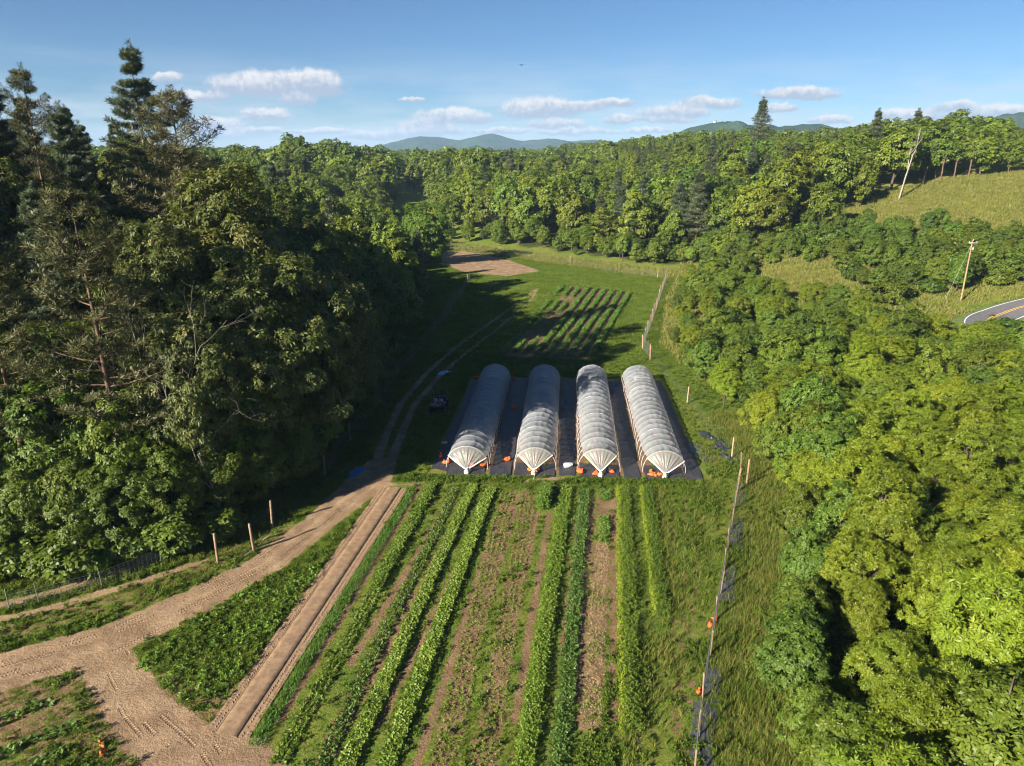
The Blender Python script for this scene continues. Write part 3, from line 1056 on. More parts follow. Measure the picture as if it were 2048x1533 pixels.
# ------------------------------------------------------------------ road
ROADPAVED = [(150, 129), (120, 125.5), (97, 122.5), (85, 119.5), (78, 115), (75, 108.5), (76, 99), (81, 88), (88, 76)]


def smooth_line(pts, n=60):
    P = np.array(pts, float)
    for _ in range(3):
        Q = np.empty((2 * len(P), P.shape[1]))
        Q[0::2] = np.vstack([P[:1], P[:-1] * 0.25 + P[1:] * 0.75]) if False else P
        Q[1::2] = np.vstack([(P[:-1] + P[1:]) / 2, P[-1:]])
        P = Q[:-1]
        P[1:-1] = (P[:-2] + 2 * P[1:-1] + P[2:]) / 4
    return P


def ribbon(name, line, off0, off1, dz, mat, parent=None, kind=None):
    T = np.gradient(line, axis=0)
    T = T / np.linalg.norm(T, axis=1)[:, None]
    N = np.stack([-T[:, 1], T[:, 0]], -1)
    k = 5
    o = np.linspace(off0, off1, k)
    XY = line[:, None] + N[:, None] * o[None, :, None]
    Z = np.broadcast_to(ROADZ(line)[:, None], XY.shape[:2]) + dz
    V = np.concatenate([XY, Z[..., None]], -1).reshape(-1, 3)
    idx = np.arange(len(V)).reshape(len(line), k)
    F = np.stack([idx[:-1, :-1], idx[:-1, 1:], idx[1:, 1:], idx[1:, :-1]], -1).reshape(-1, 4)
    o = obj(name, np_mesh(name, V, F[:, ::-1], mat, True), parent)
    if kind:
        o['kind'] = kind
    return o


def ROADZ(line):
    h = np.max([ground_h(line[:, 0] + a, line[:, 1] + b) for a, b in ((0, 0), (3.6, 0), (-3.6, 0), (0, 3.6), (0, -3.6))], axis=0)
    return h + 0.15


def build_road():
    asphalt = simple_mat('asphalt', (0.115, 0.115, 0.12), 0.9, 0.15, 1.5, spec=0.2)
    yellow = simple_mat('yellow_paint', (0.62, 0.36, 0.05), 0.7, 0.12, 4.0)
    white = simple_mat('white_paint', (0.72, 0.72, 0.70), 0.7, 0.1, 4.0)
    line = smooth_line(ROADPAVED)
    r = ribbon('road', line, -3.4, 3.4, 0.0, asphalt, None, 'structure')
    ribbon('centre_line', line, -0.28, -0.12, 0.012, yellow, r)
    ribbon('centre_line', line, 0.12, 0.28, 0.012, yellow, r)
    ribbon('edge_line', line, 3.0, 3.14, 0.012, white, r)
    ribbon('edge_line', line, -3.14, -3.0, 0.012, white, r)
    verge = simple_mat('road_verge', (0.085, 0.125, 0.02), 0.95, 0.3, 1.0)
    # sloping shoulders down to the ground
    T = np.gradient(line, axis=0)
    T = T / np.linalg.norm(T, axis=1)[:, None]
    N = np.stack([-T[:, 1], T[:, 0]], -1)
    for sg in (-1, 1):
        a = line + N * 3.39 * sg
        b = line + N * 6.2 * sg
        za = ROADZ(line) - 0.02
        zb = np.minimum(ground_h(b[:, 0], b[:, 1]) - 0.3, za)
        V = np.concatenate([np.c_[a, za], np.c_[b, zb]])
        n = len(line)
        i = np.arange(n - 1)
        F = np.stack([i, i + 1, n + i + 1, n + i], -1)
        tag(obj('road_verge', np_mesh('road_verge', V, F, verge, True)), kind='structure')


build_road()

# ------------------------------------------------------------------ trees
SKY_X = [-300, 0, 60, 130, 190, 260, 330, 400, 450, 540, 575, 600, 650, 700, 760, 850, 950, 1000, 1060, 1150, 1250, 1320, 1400, 1470, 1550, 1600, 1650, 1700, 1750, 1800, 1850, 1900, 1960, 2000, 2030, 2100, 2400]
SKY_Y = [100, 118, 140, 190, 215, 235, 255, 285, 297, 298, 272, 266, 273, 288, 302, 306, 284, 300, 302, 294, 288, 276, 268, 262, 268, 266, 262, 255, 248, 238, 226, 217, 217, 226, 265, 270, 270]


def top_limit(x, y, slack=0.0):
    """height above sea of the tree line seen in that direction"""
    px = 1024 + FPX * x / (y * CP + 3 * SP)
    v = (np.interp(px, SKY_X, SKY_Y) + slack - 766.5) / FPX
    t = y / (CP - v * SP)
    return CAM_H - t * (SP + v * CP)


def scatter(xr, yr, cond, mind, n, seed):
    rng = np.random.default_rng(seed)
    cell = {}
    out = []
    g = 3.0
    for _ in range(n):
        x, y = rng.uniform(*xr), rng.uniform(*yr)
        if not cond(x, y):
            continue
        md = mind(x, y) if callable(mind) else mind
        k = (int(x // g), int(y // g))
        r = int(md // g) + 1
        ok = True
        for i in range(k[0] - r, k[0] + r + 1):
            for j in range(k[1] - r, k[1] + r + 1):
                for q in cell.get((i, j), ()):
                    if (q[0] - x) ** 2 + (q[1] - y) ** 2 < md * md:
                        ok = False
                        break
                if not ok:
                    break
            if not ok:
                break
        if ok:
            cell.setdefault(k, []).append((x, y))
            out.append((x, y))
    return out


def in_view(x, y, z, m=120):
    if y * CP + (CAM_H - z) * SP < 5:
        return False
    px, py = proj(x, y, z)
    return -m < px < 2048 + m and py < 1533 + 2 * m


rt = np.random.default_rng(42)
# ---- single trees that stand out
plant('open_pine', -41.0, 83.0, 32.0, 'tallest pine in the photo, open tiered branches against the sky at upper left', name='pine_tree', wide=1.0)
plant('brown_pine', -32.5, 72.5, 29.5, 'rusty brown round-topped pine just right of the tallest pine', name='pine_tree', wide=1.02, var=0, tint=(1.0, 0.95, 0.9))
plant('brown_pine', -51.0, 80.0, 27.0, 'brownish pine with layered crown poking above the woods near the upper left corner', name='pine_tree', wide=0.8, var=1, tint=(0.85, 0.9, 0.8))
plant('pine', -46.5, 62.0, 27.0, 'full dark blue-green pine filling the upper left edge of the photo', name='pine_tree', wide=1.15, var=0, tint=(0.9, 1, 1.05))
plant('pine', -51.5, 69.0, 30.0, 'dark pine at the left edge with several upright leaders against the sky', name='pine_tree', wide=1.1, var=1)
plant('pine', -40.0, 61.0, 21.0, 'shorter feathery grey-green pine in front of the tallest pine', name='pine_tree', wide=1.15, var=2, tint=(1.05, 1.08, 1.1))
plant('brown_pine', -30.5, 50.8, 25.5, 'thin-crowned brown pine with a long bare trunk rising from the low trees at left', name='pine_tree', wide=1.0, var=1, tint=(0.95, 0.95, 0.85))
plant('brown_pine', -38.0, 50.5, 23.5, 'brown pine with bare trunk cut by the left edge of the photo', name='pine_tree', wide=0.95, var=0, tint=(0.9, 0.95, 0.8))
plant('oak', -21.5, 60.5, 23.0, 'big olive-leaved oak overhanging the dirt road at the corner of the left wood', name='oak_tree', wide=1.02, var=0)
plant('oak', -26.5, 68.0, 26.0, 'olive oak with pale new leaves, top level with the far hills at left', name='oak_tree', wide=1.0, var=1, tint=(1.12, 1.05, 0.95))
plant('oak', -19.0, 71.0, 19.5, 'olive oak leaning over the dark track at the right edge of the left wood', name='oak_tree', wide=0.95, var=2)
plant('oak', -30.5, 60.0, 21.0, 'olive oak behind the bare grey branches in the left wood', name='oak_tree', wide=0.85, var=1)
plant('oak', -26.0, 53.8, 19.0, 'olive oak rising right behind the low front trees of the left wood', name='oak_tree', wide=0.8, var=2)
for k, (x, y, h) in enumerate(((-20.3, 60.8, 7.5), (-22.6, 57.0, 8.0), (-24.8, 53.8, 8.6), (-27.2, 51.2, 8.2), (-30.0, 48.9, 7.6), (-33.2, 48.6, 8.4), (-36.6, 48.2, 8.0), (-40.0, 48.4, 9.0))):
    plant('maple', x, y, h, 'low leafy tree overhanging the fence in front of the left wood, %s from the right' % ('first', 'second', 'third', 'fourth', 'fifth', 'sixth', 'seventh', 'eighth')[k], None, tint=tint(rt, 0.12), wide=1.05)
for k, (x, y, h) in enumerate(((-21.0, 63.5, 12.0), (-24.6, 57.6, 12.5), (-27.6, 54.8, 12.0), (-31.2, 52.4, 11.5), (-34.8, 51.6, 12.5), (-39.5, 52.0, 13.5), (-44.0, 52.5, 13.0))):
    plant('maple', x, y, h, 'green tree of the second row of the left wood, %s from the right' % ('first', 'second', 'third', 'fourth', 'fifth', 'sixth', 'seventh')[k], None, tint=tint(rt, 0.2), wide=0.95)
for k, (px, yy, dy, kd) in enumerate(((575, 372, 0, 'wood'), (602, 366, -8, 'wood'), (655, 380, -6, 'wood'), (686, 376, 0, 'wood'), (716, 384, 6, 'wood'), (928, 330, -6, 'wood'), (958, 326, -4, 'wood'), (1022, 322, 0, 'wood_pine'), (885, 350, 4, 'wood'))):
    xx = (px - 1024) / FPX * (yy * CP - 1.5)
    plant(kd, xx, yy, float(top_limit(xx, yy, dy)) - float(ground_h(xx, yy)), ('tall tree breaking the far skyline, %s from the left') % ('first', 'second', 'third', 'fourth', 'fifth', 'seventh', 'eighth', 'ninth', 'sixth')[k],
          None, name='pine_tree' if kd == 'wood_pine' else 'tree', tint=tint(rt, 0.15), wide=0.9)
for k, (x, y, h) in enumerate(((-44.5, 45.6, 4.2), (-41.2, 45.0, 3.4), (-38.2, 45.4, 4.0), (-35.0, 45.8, 3.2), (-32.2, 46.4, 3.8), (-29.4, 47.4, 3.0), (-26.8, 49.0, 3.6), (-24.0, 51.6, 3.0))):
    plant('shrub', x, y, h, 'low bush at the foot of the left wood, %s from left' % ('first', 'second', 'third', 'fourth', 'fifth', 'sixth', 'seventh', 'eighth')[k], None, name='bush', cat='bush', tint=tint(rt, 0.2), wide=1.2)
plant('maple', -23.8, 196.0, 18.5, 'round bright green tree standing alone before the far plowed field', wide=1.12, var=1, tint=(1.0, 1.15, 0.9))
plant('shrub', -36.0, 186.0, 6.5, 'pale green rounded bush in the shade left of the lone round tree', name='bush', cat='bush', tint=(1.5, 1.5, 1.2))
plant('wood_pine', 99.0, 300.0, 24.0, 'dark pointed pine standing highest on the central skyline', name='pine_tree', wide=1.1)
plant('wood_pine', 122.0, 252.0, 18.5, 'pointed pine on the skyline left of the big hilltop trees', name='pine_tree', wide=1.0)
plant('wood_pine', 134.0, 250.0, 17.5, 'dark pine touching the left side of the big hilltop trees', name='pine_tree', wide=1.1)
plant('walnut', 60.5, 219.0, 9.0, 'rounded yellow-green tree shining before the dark wood at right', tint=(1.15, 1.1, 0.9), wide=1.2, var=2)
plant('walnut', 69.0, 216.0, 9.5, 'second rounded yellow-green tree right of the first before the dark wood', tint=(1.2, 1.15, 0.9), wide=1.2, var=3)
plant('wood', 66.0, 88.0, 10.0, 'dark green tree with pale bare branch at the right edge below the road', wide=1.3, var=1, tint=(0.85, 0.95, 1.1))
plant('thicket', 69.5, 97.5, 7.5, 'green tree hiding the near side of the road bend at the right edge', tint=(0.8, 0.95, 0.9), wide=1.3, var=0)
plant('thicket', 62.5, 100.0, 6.0, 'green bush-like tree left of the road bend, below the utility pole', tint=(1.1, 1.15, 0.9), wide=1.2, var=1)
plant('thicket', 43.5, 141.0, 8.0, 'fresh green tree with a white forked trunk beside the small dry clearing', wide=1.1, var=1, tint=(1.2, 1.2, 1))

# ---- left wood
for (x, y) in scatter((-95, -15), (46, 300), lambda x, y: d_left(x, y) > 0.9 and (d_left(x, y) < 62) and in_view(x, y, 18, 200)
                      and all((x - a) ** 2 + (y - b) ** 2 > (16 if k in ('oak', 'pine', 'open_pine', 'brown_pine') else 6) for a, b, k in PLANTED[:58]),
                      lambda x, y: 3.1 if d_left(x, y) < 8 and y < 64 else 3.9 if d_left(x, y) < 6 else (5.6 if y < 120 else 7.0), 9000, 5):
    d = float(d_left(x, y))
    gz = float(ground_h(x, y))
    lim = float(top_limit(x, y, rt.uniform(0, 45))) - gz
    if 74 < y < 150:
        lim = min(lim, (4 - x) / 0.73 * 0.45 - gz)
    if y >= 150:
        lim = min(lim, max(5.0, (-22 - x) / 0.73 * 0.45 + 4 - gz))
    if y < 112:
        if d < 9 and y < 62:
            h = rt.uniform(4.5, 7.5) + 0.45 * d
            plant('maple', x, y, h, 'low leafy tree at the front of the left wood', 'front trees of the left wood', tint=tint(rt), wide=1.05)
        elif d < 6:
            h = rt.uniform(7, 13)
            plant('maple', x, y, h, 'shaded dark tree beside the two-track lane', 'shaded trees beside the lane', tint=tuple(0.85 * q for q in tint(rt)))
        elif x < -38 and rt.random() < 0.55:
            h = min(rt.uniform(22, 30), lim)
            plant('pine', x, y, max(h, 12), 'dark pine in the upper left wood', 'dark pines of the left wood', name='pine_tree', tint=tint(rt))
        elif rt.random() < 0.45:
            h = min(rt.uniform(17, 25), lim)
            plant('oak', x, y, max(h, 10), 'olive oak inside the left wood', 'oaks of the left wood', name='oak_tree', tint=tint(rt), wide=0.9)
        else:
            h = min(rt.uniform(13, 20), lim)
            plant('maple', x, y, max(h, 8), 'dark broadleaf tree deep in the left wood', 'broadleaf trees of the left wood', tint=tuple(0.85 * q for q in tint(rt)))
    else:
        h = min(rt.uniform(9, 17), lim)
        if rt.random() < 0.12:
            plant('wood_pine', x, y, max(h, 7), 'small pine left of the far valley', 'pines left of the far valley', name='pine_tree', tint=tint(rt))
        else:
            plant('wood', x, y, max(h, 6), 'green tree left of the far valley', 'trees on the slope left of the far valley', tint=tint(rt, 0.22, 0.14))

# ---- thicket right of the fence
def thicket_ok(x, y):
    if x - fence_x(y) < (5.0 if y < 42 else 4.4 if y < 62 else 3.4) or x > 88:
        return False
    if seg_dist(np.array(x), np.array(y), ROADPAVED) < 6.0:
        return False
    if math.hypot((x - 60) / 11, (y - 150) / 15) < 1.0:
        return False
    if x > 60 and y > 110:
        return False
    return in_view(x, y, 8, 180)


for (x, y) in scatter((14, 90), (18, 165), thicket_ok, lambda x, y: 3.0 + 0.005 * y, 12000, 8):
    e = x - float(fence_x(y))
    gz = float(ground_h(x, y))
    h = rt.uniform(5.8, 10.5) * (0.45 + 0.55 * min(1.0, e / 9.0))
    r = math.hypot(x, y)
    if x / y > 0.60:
        h = max(3.0, min(h, 30 - 25.5 * r / 143 - gz - 0.6))
    if y > 100:
        h *= 0.72
    where = ('of the lower right corner' if y < 42 else 'beside the long fence at right' if y < 66 else 'right of the tunnels' if y < 96 else 'right of the far fence line')
    if e < 8.5 and rt.random() < 0.5 or rt.random() < (0.10 if y < 60 else 0.22 if y < 80 else 0.42):
        plant('thicket', x, y, h, 'bushy mid green tree ' + where, 'bushy thicket trees ' + where, tint=tuple(1.1 * q for q in tint(rt, 0.3, 0.14)))
    else:
        plant('walnut', x, y, h, 'feathery yellow-green tree ' + where, 'feathery thicket trees ' + where, tint=tuple(q * w for q, w in zip(tint(rt, 0.20, 0.08), (1.16, 1.06, 0.85))), wide=rt.uniform(0.85, 1.2))

# ---- scrub bank below the hill meadow
for (x, y) in scatter((40, 175), (128, 215), lambda x, y: x > fence_x(y) + 8 and seg_dist(np.array(x), np.array(y), ROADPAVED) > 8 and math.hypot((x - 60) / 11, (y - 150) / 15) > 1
                      and ((x - 85) * .75 + (y - 150) * .66) < 36 + 10 * vnoise(x, y, 14, 2) and d_mid(x, y) < 30 and in_view(x, y, 5, 100)
                      and not (x > 70 and y < 130), 3.7, 8000, 12):
    if vnoise(x, y, 17, 31) < 0.22:
        continue
    h = rt.uniform(3.2, 7.0)
    if rt.random() < 0.55:
        plant('thicket', x, y, h * 1.1, 'bushy tree on the bank below the hill meadow', 'trees on the scrub bank', tint=tuple(1.15 * q for q in tint(rt, 0.28, 0.16)))
    else:
        plant('shrub', x, y, h * 0.8, 'low bush on the bank below the hill meadow', 'bushes on the scrub bank', name='bush', cat='bush', tint=tint(rt, 0.25, 0.16))

# ---- wood beyond the far field
MEADOW = lambda x, y: ((x - 85) * .75 + (y - 150) * .66) > 30 and x > 98 and y < 213 + 0.12 * (x - 116)
for (x, y) in scatter((-30, 190), (180, 420), lambda x, y: d_mid(x, y) > 5 and not MEADOW(x, y) and (x < 105 + (y - 190) * 0.3 or y > 211)
                      and x > -24 - (y - 240) * 0.05 and in_view(x, y, 20, 60) and (d_mid(x, y) < 185 or y < 300 or x > 90) and not (y < 210 and x > 80 and d_mid(x, y) < 45),
                      lambda x, y: 3.4 if d_mid(x, y) < 14 else (6.3 if d_mid(x, y) < 60 else 8.4), 8000, 15):
    d = float(d_mid(x, y))
    gz = float(ground_h(x, y))
    lim = float(top_limit(x, y, rt.uniform(-4, 30))) - gz
    if d < 14:
        h = rt.uniform(2.6, 9.5)
        plant('wood' if rt.random() < 0.6 else 'thicket', x, y, h, 'low light tree at the foot of the far wood', 'edge trees of the far wood', tint=tuple(1.18 * q for q in tint(rt, 0.2, 0.12)), wide=rt.uniform(0.9, 1.5))
    else:
        hill = x > 100
        h = max(7.0, min(rt.uniform(17, 25) if hill else rt.uniform(12, 21), lim))
        if rt.random() < (0.10 if hill else 0.2):
            plant('wood_pine', x, y, h, 'dark pine inside the far wood', 'pines of the far wood', name='pine_tree', tint=tint(rt))
        elif hill:
            plant('wood', x, y, h, 'tall tree in the grove above the hill meadow', 'trees of the hilltop grove', tint=tint(rt, 0.18, 0.1), wide=1.3)
        else:
            plant('wood', x, y, h, 'green tree in the far wood', 'broadleaf trees of the far wood', tint=tint(rt, 0.32, 0.18), wide=rt.uniform(0.95, 1.2))

# ---- trees over the far valley
def valley_ok(x, y):
    if not in_view(x, y, 15, 40) or d_left(x, y) > 45 and y < 300:
        return False
    if x > -24 - (y - 240) * 0.05 or (x > -46 and y < 260):
        return False
    ang = x / y
    if -0.165 < ang < -0.115 and y < 420:          # clearing on the far slope
        return y > 330 and vnoise(x, y, 9, 77) > 0.86
    return d_left(x, y) > 2 or y > 285


for (x, y) in scatter((-230, -15), (240, 470), valley_ok, 8.4, 4000, 18):
    gz = float(ground_h(x, y))
    lim = float(top_limit(x, y, rt.uniform(-10, 36))) - gz
    h = max(6, min(rt.uniform(9, 19), lim))
    plant('far' if y > 330 else 'wood', x, y, h, 'tree on the far hillside behind the lone tree', 'trees on the far hillside', tint=tint(rt, 0.25, 0.16))

cnt = {}
for p in PLANTED:
    cnt[p[2]] = cnt.get(p[2], 0) + 1
print('PLANTED', len(PLANTED), cnt)


# ---- scattering of uncountable plants with geometry nodes
def gn_scatter(name, pts, rot, scl, templates, label, cat, index=None):
    me = bpy.data.meshes.new(name)
    me.vertices.add(len(pts))
    me.vertices.foreach_set('co', np.ascontiguousarray(pts, np.float32).ravel())
    a = me.attributes.new('rot', 'FLOAT_VECTOR', 'POINT')
    a.data.foreach_set('vector', np.ascontiguousarray(rot, np.float32).ravel())
    a = me.attributes.new('scl', 'FLOAT_VECTOR', 'POINT')
    a.data.foreach_set('vector', np.ascontiguousarray(scl, np.float32).ravel())
    if index is not None:
        a = me.attributes.new('pick', 'INT', 'POINT')
        a.data.foreach_set('value', np.ascontiguousarray(index, np.int32))
    o = obj(name, me)
    tag(o, label, cat, None, 'stuff')
    coll = bpy.data.collections.new(name + '_templates')
    for k, (tm) in enumerate(templates):
        to = bpy.data.objects.new('%s_template_%03d' % (name, k), tm)
        coll.objects.link(to)
    ng = bpy.data.node_groups.new(name + '_scatter', 'GeometryNodeTree')
    ng.interface.new_socket('Geometry', in_out='INPUT', socket_type='NodeSocketGeometry')
    ng.interface.new_socket('Geometry', in_out='OUTPUT', socket_type='NodeSocketGeometry')
    N, L = ng.nodes, ng.links
    gi, go = N.new('NodeGroupInput'), N.new('NodeGroupOutput')
    ip = N.new('GeometryNodeInstanceOnPoints')
    ci = N.new('GeometryNodeCollectionInfo')
    ci.inputs['Collection'].default_value = coll
    ci.inputs['Separate Children'].default_value = True
    ci.inputs['Reset Children'].default_value = True
    ip.inputs['Pick Instance'].default_value = True
    ar = N.new('GeometryNodeInputNamedAttribute')
    ar.data_type = 'FLOAT_VECTOR'
    ar.inputs['Name'].default_value = 'rot'
    er = N.new('FunctionNodeEulerToRotation')
    asx = N.new('GeometryNodeInputNamedAttribute')
    asx.data_type = 'FLOAT_VECTOR'
    asx.inputs['Name'].default_value = 'scl'
    L.new(gi.outputs[0], ip.inputs['Points'])
    L.new(ci.outputs[0], ip.inputs['Instance'])
    L.new(ar.outputs[0], er.inputs[0])
    L.new(er.outputs[0], ip.inputs['Rotation'])
    L.new(asx.outputs[0], ip.inputs['Scale'])
    if index is not None:
        ai = N.new('GeometryNodeInputNamedAttribute')
        ai.data_type = 'INT'
        ai.inputs['Name'].default_value = 'pick'
        L.new(ai.outputs[0], ip.inputs['Instance Index'])
    L.new(ip.outputs[0], go.inputs[0])
    md = o.modifiers.new('scatter', 'NODES')
    md.node_group = ng
    return o


def far_wood():
    rng = np.random.default_rng(3)
    n = 5200
    y = 430 + rng.random(n) ** 1.3 * 1150
    x = y * rng.uniform(-0.80, 0.80, n)
    keep = ~((x / y > -0.15) & (x / y < -0.115) & (y < 470))
    x, y = x[keep], y[keep]
    z = ground_h(x, y)
    lim = np.array([top_limit(a, b, rng.uniform(-12, 22)) for a, b in zip(x, y)]) - z
    h = np.minimum(rng.uniform(10, 18, len(x)), np.maximum(lim, 3))
    s = h / 14
    scl = np.stack([np.maximum(s, .5) * rng.uniform(.9, 1.4, len(x))] * 2 + [s], -1)
    rot = np.stack([0 * x, 0 * x, rng.uniform(0, 6.28, len(x))], -1)
    gn_scatter('far_woodland', np.stack([x, y, z], -1), rot, scl, [p[0] for p in KIND['far'][0]], 'distant wooded hills closing the valley under the mountains', 'woodland')


far_wood()
plant_all()

# ---- dead and bare trees
for (px, py, zz, Yd, h, seed, lab) in (
        (285, 560, None, 53.2, 18.5, 61, 'bare grey branching tree in front of the olive oaks at left'),
        (425, 600, None, 52.6, 15.5, 62, 'bare grey tree with dense twigs in the middle of the left wood'),
        (200, 700, None, 51.2, 12.0, 63, 'thin leafless tree low in the left wood near the leaning pine trunk')):
    t = Yd * CP + 22 * SP
    x = (px - 1024) / FPX * t
    o = obj('bare_tree', bare_branches(seed, h, spread=0.5, depth=5, r=0.11, trunk_frac=0.52), None, (x, Yd, float(ground_h(x, Yd))))
    tag(o, lab, 'tree')
o = obj('dead_tree', bare_branches(71, 17.5, lean=(0.16, 0), spread=0.22, depth=2, r=0.42, trunk_frac=0.74), None, (107.5, 203.5, float(ground_h(107.5, 203.5))))
tag(o, 'leaning dead tree with pale bare trunk at the edge of the hilltop grove', 'tree')
for k, (x, y, h) in enumerate(((124.0, 213.6, 7), (128.0, 214.0, 6), (119.0, 213.0, 5.0), (132.5, 214.6, 8))):
    mb = MB()
    mb.tube(curve((0, 0, -0.4), (0.25, 0.1, h), 0, 6, rt, 0.05), np.linspace(0.24, 0.16, 6), 7)
    for q in range(4):
        mb.tube(curve((0.2, 0.1, h * (0.55 + .1 * q)), (rt.normal(0, .8), rt.normal(0, .8), h * (0.7 + .1 * q)), 0, 4, rt), np.linspace(.07, .03, 4), 4)
    o = mb.obj('dead_tree', M['pinebark'], None, (x, y, float(ground_h(x, y))), True)
    tag(o, ('pale bare tree trunk at the foot of the hilltop grove, %s from left' % ['third', 'fourth', 'second', 'rightmost'][k]), 'tree', 'pale trunks below the hilltop grove')


# ------------------------------------------------------------------ tunnels
def film_mat(name, trans, gloss, col=(0.74, 0.75, 0.77), rough=0.35):
    m, T, out = new_mat(name)
    tc = T.node('ShaderNodeTexCoord').outputs['Object']
    n = T.noise(T.vmath('MULTIPLY', tc, (1.2, 0.7, 1.2)), 1.6, 5, 0.6)
    c = T.mix(T.maprange(n, 0.3, 0.75), C4(col), C4(tuple(k * 0.82 for k in col)))
    b = T.node('ShaderNodeBsdfPrincipled')
    T.put(b.inputs['Base Color'], c)
    b.inputs['Roughness'].default_value = rough
    b.inputs['Specular IOR Level'].default_value = gloss
    tr = T.node('ShaderNodeBsdfTranslucent')
    T.put(tr.inputs[0], c)
    tp = T.node('ShaderNodeBsdfTransparent')
    m1 = T.node('ShaderNodeMixShader')
    m1.inputs[0].default_value = 0.45
    T.l.new(b.outputs[0], m1.inputs[1])
    T.l.new(tr.outputs[0], m1.inputs[2])
    m2 = T.node('ShaderNodeMixShader')
    T.put(m2.inputs[0], T.maprange(n, 0.2, 0.8, trans + 0.08, trans - 0.08))
    T.l.new(m1.outputs[0], m2.inputs[1])
    T.l.new(tp.outputs[0], m2.inputs[2])
    T.l.new(m2.outputs[0], out.inputs[0])
    bn = T.node('ShaderNodeBump')
    bn.inputs['Strength'].default_value = 0.5
    bn.inputs['Distance'].default_value = 0.04
    T.put(bn.inputs['Height'], T.noise(T.vmath('MULTIPLY', tc, (1, 3, 1)), 3.0, 4, 0.6))
    T.put(b.inputs['Normal'], bn.outputs[0])
    return m


M['film'] = film_mat('milky_film', 0.40, 0.4, (0.52, 0.555, 0.61))
M['endfilm'] = film_mat('clear_film', 0.55, 0.8, (0.62, 0.62, 0.60), 0.22)
M['filmroll'] = simple_mat('rolled_film', (0.72, 0.68, 0.58), 0.5, 0.2, 6.0)
M['pipe'] = simple_mat('galvanised_pipe', (0.46, 0.46, 0.45), 0.45, 0.15, 5.0, metal=0.3)
M['orange'] = simple_mat('orange_sandbag', (0.60, 0.115, 0.028), 0.7, 0.3, 5.0, bump=0.4)
M['red'] = simple_mat('red_sandbag', (0.55, 0.06, 0.03), 0.7, 0.2, 5.0, bump=0.4)


def fabric_mat():
    m, T, out = new_mat('woven_ground_fabric')
    tc = T.node('ShaderNodeTexCoord').outputs['Object']
    n = T.noise(tc, 0.8, 5, 0.65)
    n2 = T.noise(T.vmath('MULTIPLY', tc, (6.0, 0.25, 1)), 1.0, 3, 0.6)
    c = T.mix(T.maprange(n, 0.3, 0.7), (0.030, 0.032, 0.040, 1), (0.055, 0.049, 0.045, 1))
    c = T.mix(T.math('MULTIPLY', T.maprange(n2, 0.45, 0.7), 0.6), c, (0.022, 0.028, 0.042, 1))
    b = T.node('ShaderNodeBsdfPrincipled')
    T.put(b.inputs['Base Color'], c)
    b.inputs['Roughness'].default_value = 0.6
    b.inputs['Specular IOR Level'].default_value = 0.3
    bn = T.node('ShaderNodeBump')
    bn.inputs['Strength'].default_value = 0.5
    bn.inputs['Distance'].default_value = 0.03
    T.put(bn.inputs['Height'], T.math('ADD', n2, n))
    T.put(b.inputs['Normal'], bn.outputs[0])
    T.l.new(b.outputs[0], out.inputs[0])
    return m


M['fabric'] = fabric_mat()

TA, TH, TL, NB = 2.12, 2.40, 28.6, 20
TUN = [((-4.45, 64.3), (-2.25, 92.4)), ((2.28, 64.0), (4.45, 92.2)), ((8.55, 63.7), (10.85, 92.0)), ((14.85, 63.2), (17.0, 91.7))]


def arch(th, a=TA, h=TH):
    return -a * np.cos(th), h * np.sin(th) ** 0.82


def hoop_mesh():
    mb = MB()
    th = np.linspace(0.0, math.pi, 25)
    x, z = arch(th, TA - 0.035, TH - 0.04)
    z[0] = z[-1] = -0.15
    mb.tube(np.stack([x, 0 * x, z], -1), 0.034, 6)
    return mb.mesh('hoop', M['pipe'], True)


HOOP = hoop_mesh()


